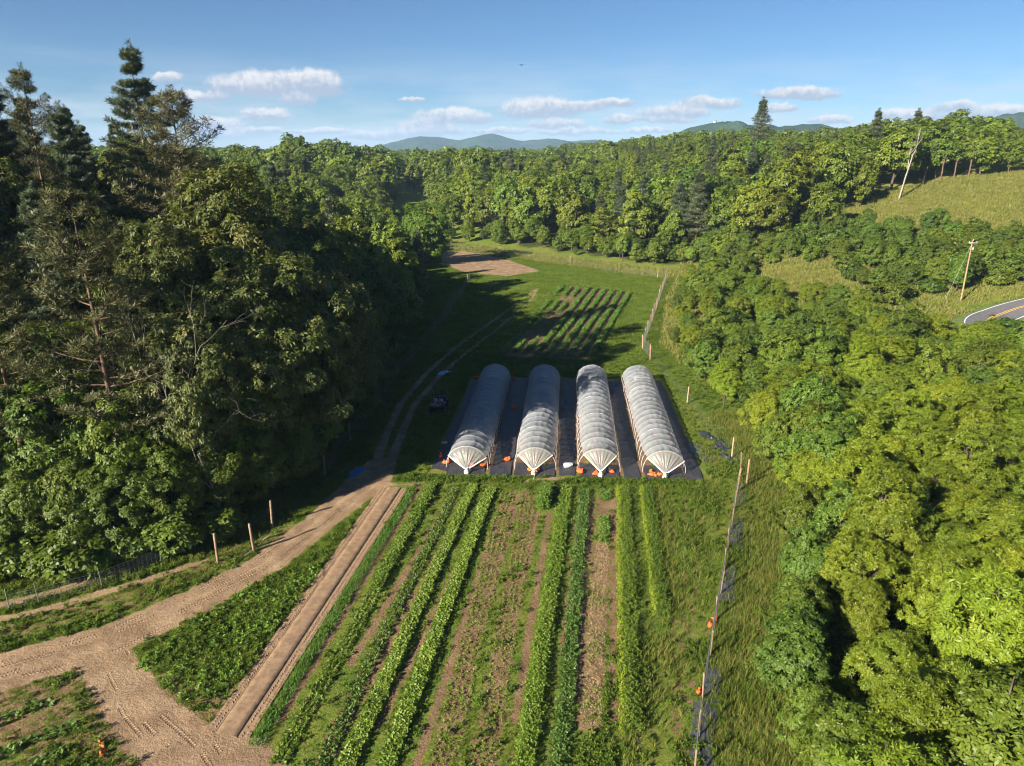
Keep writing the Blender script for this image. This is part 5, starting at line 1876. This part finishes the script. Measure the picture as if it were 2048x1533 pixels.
# patch of crops between road and tilled bed, lower-left beds
TRI = [((560, 1165), (330, 1375)), ((610, 1150), (370, 1405)), ((650, 1120), (420, 1400)), ((515, 1170), (280, 1340))]
for k, (a, b) in enumerate(TRI):
    crop_row('leafy row in the green wedge beside the dirt road, %s from the tilled bed' % ('third', 'second', 'first', 'fourth')[k], G(*b), G(*a), 0.55, 3, 0.26, 0.12, 0.20, 0.11, 6, 0.05, 0.30,
             (0.85, 1.05, 0.7), 0.12, (0.1, 1.0), 0.2, seed=30 + k, tiers=2, gapf=lambda s: 0.6 + 0.3 * np.sin(s * 17), group='rows in the green wedge')
for k, (a, b) in enumerate((((95, 1405), (-60, 1475)), ((140, 1455), (-60, 1535)), ((120, 1510), (20, 1560)))):
    crop_row('%s row of blue-green cabbages at the lower left corner' % ('upper', 'middle', 'lowest')[k], G(*a), G(*b), 0.35, 2, 0.42, 0.05, 0.27, 0.20, 8, 0.08, 0.14, (0.72, 0.88, 1.05), 0.06, (0.15, 0.8), 0.05, seed=40 + k, group='cabbage rows at lower left')
# rows of the far field
FARROW = []
for k in range(9):
    a = (960 + (1535 - 85 * k) / 5.12, 540 + (235 - 9 * k) / 5.12)
    b = (960 + (1130 - 113 * k) / 5.12, 540 + (905 - 6 * k) / 5.12)
    crop_row('dark green potato row in the far plot, %s from the right' % ORD[k + 1], G(*b), G(*a), 0.42, 3, 0.25, 0.08, 0.29, 0.16, 6, 0.12, 0.42, (0.66, 0.92, 0.70), 0.07, (0.1, 0.9), 0.25, seed=50 + k, tiers=2,
             gapf=(lambda s: np.full(np.shape(s), 0.95)) if k < 6 else (lambda s: 0.5 + 0.45 * np.sin(s * 23)), group='potato rows in the far plot')
# plants inside the tunnels
for k in range(4):
    a, b = tpos(k, 0, 1.2), tpos(k, 0, TL - 1)
    crop_row('row pair of young plants under the film of the %s tunnel' % ('leftmost', 'second', 'third', 'rightmost')[k], a, b, 1.6, 2, 0.45, 0.10, 0.34, 0.15, 6, 0.1, 0.6, (0.8, 1.0, 0.7), 0.08, (0.1, 1.0), 0.25, seed=70 + k, tiers=2, group='plants inside the tunnels')


# ------------------------------------------------------------------ tilled bed with tyre marks
def tilled_bed():
    top, bot = G(789, 977), G(452, 1474)
    d = top - bot
    Ln = np.hypot(*d)
    d /= Ln
    n = np.array([d[1], -d[0]])
    ny, prof = 160, [(-0.70, -0.02), (-0.62, 0.11), (-0.3, 0.13), (0, 0.125), (0.3, 0.13), (0.60, 0.11), (0.68, -0.02)]
    s = np.linspace(0, Ln, ny)
    V = []
    for i in range(ny):
        wb = 0.03 * (vnoise(np.array(s[i]), np.array(0.0), 0.7, 3) - 0.5)
        for (o, z) in prof:
            p = bot + d * s[i] + n * (o * 1.02 + wb)
            V.append((p[0], p[1], z + 0.05 * (float(vnoise(np.array(p[0]), np.array(p[1]), 0.3, 9)) - 0.5)))
    m = len(prof)
    idx = np.arange(ny * m).reshape(ny, m)
    F = np.stack([idx[:-1, :-1], idx[:-1, 1:], idx[1:, 1:], idx[1:, :-1]], -1).reshape(-1, 4)
    bed = tag(obj('tilled_bed', np_mesh('tilled_bed', np.array(V), F, M['soilbed'], True)), kind='structure')
    # smooth furrow strips either side carry the lug prints of the tractor
    for sg in (-1, 1):
        strip = []
        for i in range(ny):
            for o in (0.69, 1.30):
                p = bot + d * s[i] + n * o * sg
                strip.append((p[0], p[1], 0.075))
        idx = np.arange(ny * 2).reshape(ny, 2)
        F = np.stack([idx[:-1, 0], idx[:-1, 1], idx[1:, 1], idx[1:, 0]], -1)
        obj('wheel_furrow', np_mesh('wheel_furrow', np.array(strip), F if sg > 0 else F[:, ::-1], M['soilbed'], True), bed)
        mb = MB()
        for k in range(int(Ln / 0.20)):
            c = bot + d * (k * 0.20 + 0.1)
            for hf, ofs in ((-1, 0.0), (1, 0.1)):
                q = c + n * sg * (1.0 + hf * 0.13) + d * ofs
                ang = math.atan2(d[1], d[0]) + hf * 0.75
                ca, sa = math.cos(ang), math.sin(ang)
                R = np.array([[ca, -sa, 0], [sa, ca, 0], [0, 0, 1]])
                if random.random() < 0.16:
                    continue
                mb.box((q[0] + random.gauss(0, .015), q[1] + random.gauss(0, .015), 0.078 + 0.014 * random.random()), (0.06, 0.26 * random.uniform(.6, 1.1), 0.05), R, 0.45)
        o = mb.obj('tyre_tread_marks', M['soillug'], bed)
        o['kind'] = 'stuff'


tilled_bed()


def road_treads():
    """herringbone tyre prints pressed into the dirt road"""
    mb = MB()
    rng = np.random.default_rng(5)
    for pl, offs in ((ROAD[1:7], (-1.15, -0.55, 0.35, 0.85, 1.3)), (BRANCH, (-1.2, -0.5, 0.2, 0.8)), (UPPER1, (0.0,))):
        P = np.array([(p[0], p[1]) for p in pl])
        for o in offs:
            for a, b in zip(P[:-1], P[1:]):
                d = b - a
                L = np.hypot(*d)
                d = d / L
                n = np.array([d[1], -d[0]])
                for k in range(int(L / 0.19)):
                    c = a + d * k * 0.19
                    c = c + n * (o + 0.5 * (float(vnoise(np.array(c[0]), np.array(c[1]), 4.0, int(o * 10) + 60)) - 0.5))
                    if vnoise(np.array(c[0]), np.array(c[1]), 2.2, int(o * 10) + 90) < 0.60:
                        continue
                    for hf, of in ((-1, 0.0), (1, 0.09)):
                        q = c + n * hf * 0.10 + d * of
                        ang = math.atan2(d[1], d[0]) + hf * 0.8
                        ca, sa = math.cos(ang), math.sin(ang)
                        R = np.array([[ca, -sa, 0], [sa, ca, 0], [0, 0, 1]])
                        z = GROUND_Z(q[0], q[1])
                        mb.box((q[0], q[1], z + 0.008), (0.06, 0.22 * rng.uniform(.6, 1.1), 0.05), R, 0.4)
    o = mb.obj('tyre_tread_marks', M['terrainlug'], bpy.data.objects['dirt_road'])
    o['kind'] = 'stuff'


road_treads()


def puddle(px, py, rx, ry, seed):
    m, T, out = new_mat('muddy_water')
    b = T.node('ShaderNodeBsdfPrincipled')
    b.inputs['Base Color'].default_value = (0.20, 0.12, 0.045, 1)
    b.inputs['Roughness'].default_value = 0.06
    T.l.new(b.outputs[0], out.inputs[0])
    g = G(px, py)
    th = np.arange(40) * 2 * math.pi / 40
    r = 1 + 0.35 * (vnoise(np.cos(th) * 2, np.sin(th) * 2, 1.0, seed) - 0.5) * 2
    V = np.vstack([np.stack([rx * r * np.cos(th), ry * r * np.sin(th), 0 * th], -1), [[0, 0, 0]]])
    F = np.array([[i, (i + 1) % 40, 40] for i in range(40)])
    tag(obj('puddle', np_mesh('puddle', V, F, m), None, (g[0], g[1], -0.045)), kind='structure')


puddle(494, 1192, 0.55, 0.75, 4)

# strewn sticks and clods on the dirt
for k, (px, py, L, az) in enumerate(((480, 1118, 2.4, 0.9), (525, 1082, 1.6, 0.7))):
    g = G(px, py)
    mb = MB()
    P = curve((0, 0, 0.06), (math.cos(az) * L, math.sin(az) * L, 0.10), 0.08, 6, rt, 0.05)
    mb.tube(P, np.linspace(0.05, 0.02, 6), 5)
    mb.tube(curve(P[3], P[3] + (0.4, 0.5, 0.2), 0, 4, rt, 0.03), np.linspace(0.025, 0.01, 4), 4)
    tag(mb.obj('fallen_branch', M['deadwood'], None, (g[0], g[1], 0)), ('longer' if k == 0 else 'shorter') + ' fallen grey branch by the wooden posts at the dirt road edge', 'branch')


# ------------------------------------------------------------------ utility vehicle, pole, bird, house
def wheel(parent, c, r, w, dark, rimm):
    mb = MB()
    prof = [(r * 0.55, -w / 2), (r * 0.9, -w / 2), (r, -w * 0.32), (r, w * 0.32), (r * 0.9, w / 2), (r * 0.55, w / 2), (r * .55, -w / 2)]
    mb.lathe(prof, (0, 0, 0), 'x', 20)
    for k in range(16):
        a = k * 2 * math.pi / 16
        R = np.array([[1, 0, 0], [0, math.cos(a), -math.sin(a)], [0, math.sin(a), math.cos(a)]])
        mb.box(R @ np.array([0, 0, r]), (w * 0.8, 0.035, 0.03), R)
    t = mb.obj('wheel', dark, parent, c)
    mb = MB()
    mb.lathe([(0.001, w * 0.2), (r * 0.2, w * 0.28), (r * 0.5, w * 0.2), (r * 0.56, w * 0.4), (r * 0.56, -w * 0.4), (r * .5, -w * .2), (0.001, -w * 0.2)], (0, 0, 0), 'x', 16)
    mb.obj('rim', rimm, t)
    return t


def utv():
    g = G(872, 830)
    black = simple_mat('black_vehicle_plastic', (0.028, 0.028, 0.030), 0.5, 0.2, 5.0)
    rub = simple_mat('tyre_rubber', (0.022, 0.022, 0.022), 0.9, 0.2, 5.0)
    seat = simple_mat('grey_seat_vinyl', (0.30, 0.30, 0.32), 0.6, 0.15, 5.0)
    steel = simple_mat('dull_steel', (0.22, 0.22, 0.23), 0.5, 0.2, 5.0, metal=0.5)
    load = simple_mat('brown_brush_load', (0.30, 0.20, 0.14), 0.95, 0.4, 7.0)
    r = empty('utility_vehicle', (g[0], g[1], 0.02), -0.12, 1.12, 'dark utility vehicle with brown load in its bed, parked in shade left of tunnels', 'vehicle')
    mb = MB()
    mb.box((0, 1.7, 0.52), (1.24, 2.9, 0.22))
    mb.box((0, 3.0, 0.78), (1.18, 0.75, 0.38), None, 0.82)
    mb.box((0, 1.75, 0.66), (1.3, 1.2, 0.1))
    mb.obj('body', black, r)
    for sx in (-1, 1):
        mb = MB()
        mb.box((sx * .30, 1.62, .80), (.50, .48, .16), None, .92)
        s = mb.obj('seat', seat, r)
        mb = MB()
        mb.box((sx * .30, 1.34, 1.08), (.48, .13, .52), np.array([[1, 0, 0], [0, .97, .22], [0, -.22, .97]]), .9)
        mb.obj('backrest', seat, s)
        mb = MB()
        mb.tube([(sx * .60, 1.25, .6), (sx * .58, 1.22, 1.85), (sx * .56, 2.35, 1.88), (sx * .60, 2.85, .95)], .028, 6)
        mb.obj('roll_bar', black, r)
        mb = MB()
        mb.lathe([(.001, .05), (.08, .04), (.09, 0), (.001, -.01)], (sx * .38, 3.40, .82), 'z', 10)
        mb.obj('headlight', steel, r)
    mb = MB()
    for y in (1.22, 2.35):
        mb.tube([(-.57, y, 1.87), (.57, y, 1.87)], .026, 6)
    mb.obj('cross_bar', black, r)
    mb = MB()
    th = np.linspace(0, 2 * math.pi, 17)
    mb.tube(np.stack([-.3 + .17 * np.cos(th), 2.28 - .08 * np.sin(th), 1.12 + .15 * np.sin(th)], -1), .018, 6)
    mb.tube([(-.3, 2.3, 1.1), (-.3, 2.6, .9)], .022, 6)
    mb.obj('steering_wheel', black, r)
    mb = MB()
    mb.box((0, .45, .72), (1.30, 1.25, .05))
    for c, d in (((-.64, .45, .90), (.04, 1.25, .34)), ((.64, .45, .90), (.04, 1.25, .34)), ((0, 1.07, .90), (1.24, .04, .34)), ((0, -.17, .88), (1.24, .04, .28))):
        mb.box(c, d)
    mb.obj('cargo_bed', black, r)
    mb = MB()
    for k in range(26):
        V, F = lumpy(600 + k, .17, .15, .12, 6)
        mb.add(V + np.array([random.uniform(-.5, .5), random.uniform(-.05, .95), .76 + random.uniform(0, .22)]), F)
    for k in range(40):
        a = np.array([random.uniform(-.55, .55), random.uniform(-.3, 1.0), random.uniform(.9, 1.15)])
        mb.tube([a, a + np.array([random.gauss(0, .3), random.gauss(0, .3), random.uniform(-.05, .2)])], .012, 3)
    mb.obj('load', load, r, None)
    for sx in (-1, 1):
        for y in (.45, 2.85):
            wheel(r, (sx * .62, y, .33), .33, .26, rub, steel)


utv()


def utility_pole():
    pb = (81.4, 127.0)
    gz = float(ground_h(*pb))
    wood = simple_mat('pole_wood', (0.30, 0.20, 0.105), 0.85, 0.2, 2.0)
    grey = simple_mat('pole_hardware', (0.45, 0.45, 0.46), 0.5, 0.1, 4.0)
    r = empty('utility_pole', (pb[0], pb[1], gz), 0, 1, 'tall tan wooden utility pole standing beside the road bend at right', 'utility pole')
    mb = MB()
    mb.tube(np.stack([np.linspace(0, -0.05, 8), 0 * np.arange(8), np.linspace(-0.8, 11.0, 8)], -1), np.linspace(0.15, 0.10, 8), 12)
    mb.obj('pole', wood, r, None, True)
    mb = MB()
    mb.box((0, -0.18, 10.55), (1.5, 0.1, 0.13))
    mb.obj('crossarm', grey, r)
    for x in (-.65, 0.0, .65):
        mb = MB()
        mb.lathe([(.05, 0), (.03, .06), (.075, .10), (.04, .15), (.075, .19), (.03, .25), (.001, .26)], (x, -0.18, 10.6 + (.38 if x == 0 else 0)), 'z', 10)
        mb.obj('insulator', grey, r)
    mb = MB()
    mb.lathe([(.001, 0), (.10, .01), (.12, .1), (.12, .4), (.001, .45)], (0.28, -0.05, 9.3), 'z', 10)
    mb.obj('junction_box', grey, r)
    mb = MB()
    mb.tube([(-.1, 0, 10.2), (-3.6, -1.0, 0.2)], 0.012, 4)
    mb.obj('guy_wire', grey, r)


utility_pole()


def bird():
    dark = simple_mat('dark_feathers', (0.03, 0.028, 0.026), 0.7)
    u, v = (1043 - 1024) / FPX, (131 - 766.5) / FPX
    t = 95.0
    c = (u * t, t * (CP - v * SP), CAM_H - t * (SP + v * CP))
    r = empty('bird', c, 0.5, 1.0, 'small dark bird gliding alone in the blue sky', 'bird')
    mb = MB()
    mb.tube([(0, -.18, 0), (0, -.12, .01), (0, 0, .02), (0, .12, .02), (0, .2, .03), (0, .26, .03)], [.02, .045, .06, .05, .035, .01], 8)
    V = np.array([(-.05, -.16, 0), (.05, -.16, 0), (.08, -.34, 0), (-.08, -.34, 0), (-.05, -.16, .012), (.05, -.16, .012), (.08, -.34, .008), (-.08, -.34, .008)])
    mb.add(V, [[0, 1, 2, 3], [4, 7, 6, 5], [0, 4, 5, 1], [1, 5, 6, 2], [2, 6, 7, 3], [3, 7, 4, 0]])
    mb.obj('body', dark, r, None, True)
    for sg in (-1, 1):
        mb = MB()
        pts = [(0.03, .10, .03), (.28, .14, .14), (.55, .02, .10), (.50, -.05, .10), (.26, -.02, .12), (.03, -.10, .02)]
        V = np.array([(x * sg, y, z) for x, y, z in pts] + [(x * sg, y, z + .012) for x, y, z in pts])
        mb.add(V, [[0, 1, 4, 5], [1, 2, 3, 4], [6, 11, 10, 7], [7, 10, 9, 8], [0, 6, 7, 1], [1, 7, 8, 2], [2, 8, 9, 3], [3, 9, 10, 4], [4, 10, 11, 5], [5, 11, 6, 0]])
        mb.obj('wing', dark, r)


bird()


def hill_house(px, py, dist, w, label, dz=0.0):
    u, v = (px - 1024) / FPX, (py - 766.5) / FPX
    t = dist / (CP - v * SP)
    c = (u * t, dist, CAM_H - t * (SP + v * CP))
    wall = simple_mat('white_wall', (0.50, 0.48, 0.45), 0.8, 0.06, .5)
    roof = simple_mat('grey_roof', (0.24, 0.22, 0.21), 0.8, 0.15, .5)
    glass = simple_mat('window_glass', (0.04, 0.05, 0.06), 0.1, 0.1, .5, spec=0.8)
    r = empty('house', c, 0.15, 1, label, 'house')
    h = w * 0.42
    mb = MB()
    mb.box((0, 0, h / 2 - 1.5), (w, w * .6, h + 3))
    mb.obj('wall', wall, r)
    mb = MB()
    V = np.array([(-w * .53, -w * .34, h), (w * .53, -w * .34, h), (w * .53, w * .34, h), (-w * .53, w * .34, h), (-w * .53, 0, h * 1.5), (w * .53, 0, h * 1.5)])
    mb.add(V, [[0, 1, 5, 4], [2, 3, 4, 5]])
    mb.add(V, [[0, 4, 3], [1, 2, 5]])
    mb.obj('roof', roof, r)
    for x in (-.33, 0, .33):
        mb = MB()
        mb.box((x * w, -w * .305, h * .55), (w * .13, .2, h * .3))
        mb.obj('window', glass, r)
    mb = MB()
    mb.box((w * .17, -w * .306, h * .28), (w * .09, .2, h * .56))
    mb.obj('door', roof, r)


hill_house(1430, 245, 1900, 8, 'white house on top of the wooded ridge behind the skyline pine')
hill_house(1450, 245, 1900, 6, 'smaller pale house beside the white one on the wooded ridge')


# ------------------------------------------------------------------ grass and weeds
def tuft(seed, n, h, w, r, lean, mat, broad=False):
    rng = np.random.default_rng(seed)
    if broad:
        P = np.c_[rng.normal(0, r * 0.6, (n, 2)), rng.uniform(0.02, h, n)]
        A = np.c_[rng.normal(0, 0.3, (n, 2)), np.ones(n)]
        V, F, va = rosettes(P, A, 5, w * 2.2, w, (0.0, 0.9), 0.2, rng, rng.uniform(0, 1, n))
        return np_mesh('weed_tuft', V, F, M[mat], False, {'var': va})
    a = rng.uniform(0, 6.28, n)
    rr = r * np.sqrt(rng.random(n))
    B = np.c_[rr * np.cos(a), rr * np.sin(a), np.full(n, -0.02)]
    d = rng.uniform(0, 6.28, n)
    ln = h * rng.uniform(0.5, 1.15, n)
    out = lean * ln * rng.uniform(0.3, 1.2, n)
    tip = B + np.c_[np.cos(d) * out, np.sin(d) * out, ln]
    sd = np.c_[-np.sin(d), np.cos(d), 0 * d] * (w * rng.uniform(0.7, 1.3, n))[:, None] * 0.5
    mid = B * 0.55 + tip * 0.45 + np.c_[0 * d, 0 * d, 0.12 * ln]
    V = np.stack([B - sd, B + sd, mid + sd * 0.8, mid - sd * 0.8, tip], 1).reshape(-1, 3)
    k = np.arange(n)[:, None] * 5
    return np_mesh('grass_tuft', V, [k + np.array([[0, 1, 2, 3]]), k + np.array([[3, 2, 4]])], M[mat])


def on_bed(x, y):
    top, bot = G(789, 977), G(452, 1474)
    return seg_dist(x, y, [bot, top])


def field_points(n, xr, yr, seed, dens):
    rng = np.random.default_rng(seed)
    x, y = rng.uniform(*xr, n), rng.uniform(*yr, n)
    k = rng.random(n) < dens(x, y)
    x, y = x[k], y[k]
    px, py = proj(x, y, 0.0)
    v = (px > -60) & (px < 2110) & (py < 1600)
    return x[v], y[v], rng


def scatter_grass():
    def base(x, y):
        m = masks(x, y)
        d = np.where(m[:, 0] > 0.49, 0.0, 1.0) * sstep(0.53, 0.45, m[:, 0])
        d *= np.clip(1.15 - m[:, 1] * 1.35, 0.05, 1)
        d *= (poly_sdf(x, y, TUNNELBED) > 0.7)
        d *= on_bed(x, y) > 1.35
        return d, m
    sets = []

    def short(x, y):
        d, m = base(x, y)
        return d * (1 - 0.7 * (m[:, 3] > .5)) * (0.35 + 0.9 * vnoise(x, y, 1.7, 8))
    x, y, r = field_points(300000, (-42, 30), (26, 106), 1, short)
    z = ground_h(x, y)
    s = r.uniform(0.6, 1.3, len(x)) * (0.65 + 0.6 * vnoise(x, y, 2.3, 4)) * np.where(poly_sdf(x, y, FRONTPLOT) < 0, 0.7, 1.0)
    gn_scatter('grass', np.c_[x, y, z], np.c_[r.normal(0, .12, (len(x), 2)), r.uniform(0, 6.28, len(x))], np.c_[s, s, s * r.uniform(.7, 1.3, len(x))],
               [tuft(k, 12, 0.17, 0.022, 0.13, 0.75, 'grass') for k in range(3)], 'short green grass between the rows, along the lanes and round the tunnels', 'grass')

    def tall(x, y):
        d, m = base(x, y)
        f = np.exp(-((x - fence_x(y) - 3.2) / 2.2) ** 2) * (y < 80) * 0.9
        f = np.maximum(f, np.exp(-((x - fence_x(y) + 3.0) / 1.6) ** 2) * (y < 70) * 0.45)
        f = np.maximum(f, 0.5 * np.exp(-((d_left(x, y) + 1.5) / 2.0) ** 2))
        f = np.maximum(f, 0.9 * np.exp(-(seg_dist(x, y, [RW['M'][0] + (1.1, 0), RW['M'][1] + (1.1, 0)]) / 0.5) ** 2))
        f = np.maximum(f, 0.9 * np.exp(-(seg_dist(x, y, [G(760, 1010), G(540, 1330), G(410, 1460)]) / 0.5) ** 2))
        return d * f * (0.3 + vnoise(x, y, 1.3, 18))
    x, y, r = field_points(260000, (-42, 34), (24, 106), 2, tall)
    z = ground_h(x, y)
    s = r.uniform(0.6, 1.4, len(x))
    gn_scatter('tall_grass', np.c_[x, y, z], np.c_[r.normal(0, .15, (len(x), 2)), r.uniform(0, 6.28, len(x))], np.c_[s, s, s], [tuft(20 + k, 10, 0.42, 0.024, 0.12, 0.55, 'meadow') for k in range(3)],
               'tall seeding grass along the fences and the mown strip', 'grass')

    def rough(x, y):
        ss = (x - 85) * .75 + (y - 150) * .66
        f = (ss > 24) * (x > 80) * (y < 214 + 0.12 * (x - 116)) * 1.0
        f = np.maximum(f, 1.0 * (np.hypot((x - 60) / 13, (y - 150) / 17) < 1))
        f = np.maximum(f, 0.7 * (x > fence_x(y) + 2) * (x < 110) * (y > 100) * (ss < 30) * (seg_dist(x, y, ROADPAVED) > 4.2))
        f = np.maximum(f, 0.8 * (np.abs(d_mid(x, y) + 3) < 6) * (x > -25) * (x < 62))
        return f * (0.35 + 0.8 * vnoise(x, y, 6, 61))
    x, y, r = field_points(230000, (-25, 200), (100, 262), 6, rough)
    z = ground_h(x, y)
    s = r.uniform(1.1, 2.6, len(x))
    gn_scatter('meadow_grass', np.c_[x, y, z], np.c_[r.normal(0, .2, (len(x), 2)), r.uniform(0, 6.28, len(x))], np.c_[s * 1.3, s * 1.3, s * r.uniform(.6, 1.2, len(x))], [tuft(30 + k, 12, 0.30, 0.035, 0.22, 0.7, 'roughgrass') for k in range(3)],
               'rough pale meadow grass on the hill, the clearing and the far field edge', 'grass')

    def pasture(x, y):
        d, m = base(x, y)
        return d * (x > np.interp(y, XE_Y, XE_X) - 1) * (x < fence_x(y) + 2) * (y > 101) * (d_mid(x, y) < 2) * (0.2 + vnoise(x, y, 3.5, 71))
    x, y, r = field_points(190000, (-30, 46), (100, 236), 7, pasture)
    z = ground_h(x, y)
    s = r.uniform(0.9, 1.9, len(x))
    gn_scatter('pasture_grass', np.c_[x, y, z], np.c_[r.normal(0, .2, (len(x), 2)), r.uniform(0, 6.28, len(x))], np.c_[s * 1.3, s * 1.3, s * r.uniform(.5, 1.1, len(x))], [tuft(60 + k, 12, 0.16, 0.030, 0.2, 0.8, 'grass') for k in range(3)],
               'mown green grass of the field behind the tunnels', 'grass')

    def weeds(x, y):
        d, m = base(x, y)
        f = 0.10 + 0.9 * (vnoise(x, y, 2.6, 28) > 0.62) * (np.abs(x - fence_x(y) + 3) < 3.2) * (y < 75)
        f = np.maximum(f, 0.9 * np.exp(-(seg_dist(x, y, [G(800, 958), G(1400, 968)]) / 0.55) ** 2))
        f = np.maximum(f, 0.40 * (poly_sdf(x, y, [G(260, 1330), G(560, 1160), G(720, 1020), G(640, 1170), G(420, 1450)]) < 0))
        f = np.maximum(f, 0.6 * (x < -16) * (y < 46) * (vnoise(x, y, 2.1, 33) > 0.45))
        f = np.maximum(f, 0.6 * np.exp(-((d_left(x, y)) / 2.0) ** 2))
        return d * f
    x, y, r = field_points(120000, (-42, 30), (24, 106), 3, weeds)
    z = ground_h(x, y)
    s = r.uniform(0.6, 1.5, len(x))
    gn_scatter('weeds', np.c_[x, y, z], np.c_[r.normal(0, .12, (len(x), 2)), r.uniform(0, 6.28, len(x))], np.c_[s, s, s], [tuft(40 + k, 8, 0.20, 0.065, 0.15, 0, 'weed', True) for k in range(3)],
               'broad-leaved weeds in clumps at the field edges and paths', 'weeds')


scatter_grass()


# ------------------------------------------------------------------ air
def haze():
    m = bpy.data.materials.new('haze_air')
    m.use_nodes = True
    T = NT(m.node_tree)
    T.n.clear()
    out = T.node('ShaderNodeOutputMaterial')
    v = T.node('ShaderNodeVolumePrincipled')
    v.inputs['Color'].default_value = (0.46, 0.70, 1.0, 1)
    v.inputs['Density'].default_value = 0.0001
    v.inputs['Anisotropy'].default_value = 0.0
    T.l.new(v.outputs[0], out.inputs['Volume'])
    mb = MB()
    x0, x1, y0, y1, z0, z1 = -7400, 7400, -620, 8300, -60, 190
    mb.box(((x0 + x1) / 2, (y0 + y1) / 2, (z0 + z1) / 2), (x1 - x0, y1 - y0, z1 - z0))
    tag(mb.obj('haze', m), 'thin bluish air haze over the far hills', 'haze', None, 'stuff')


haze()
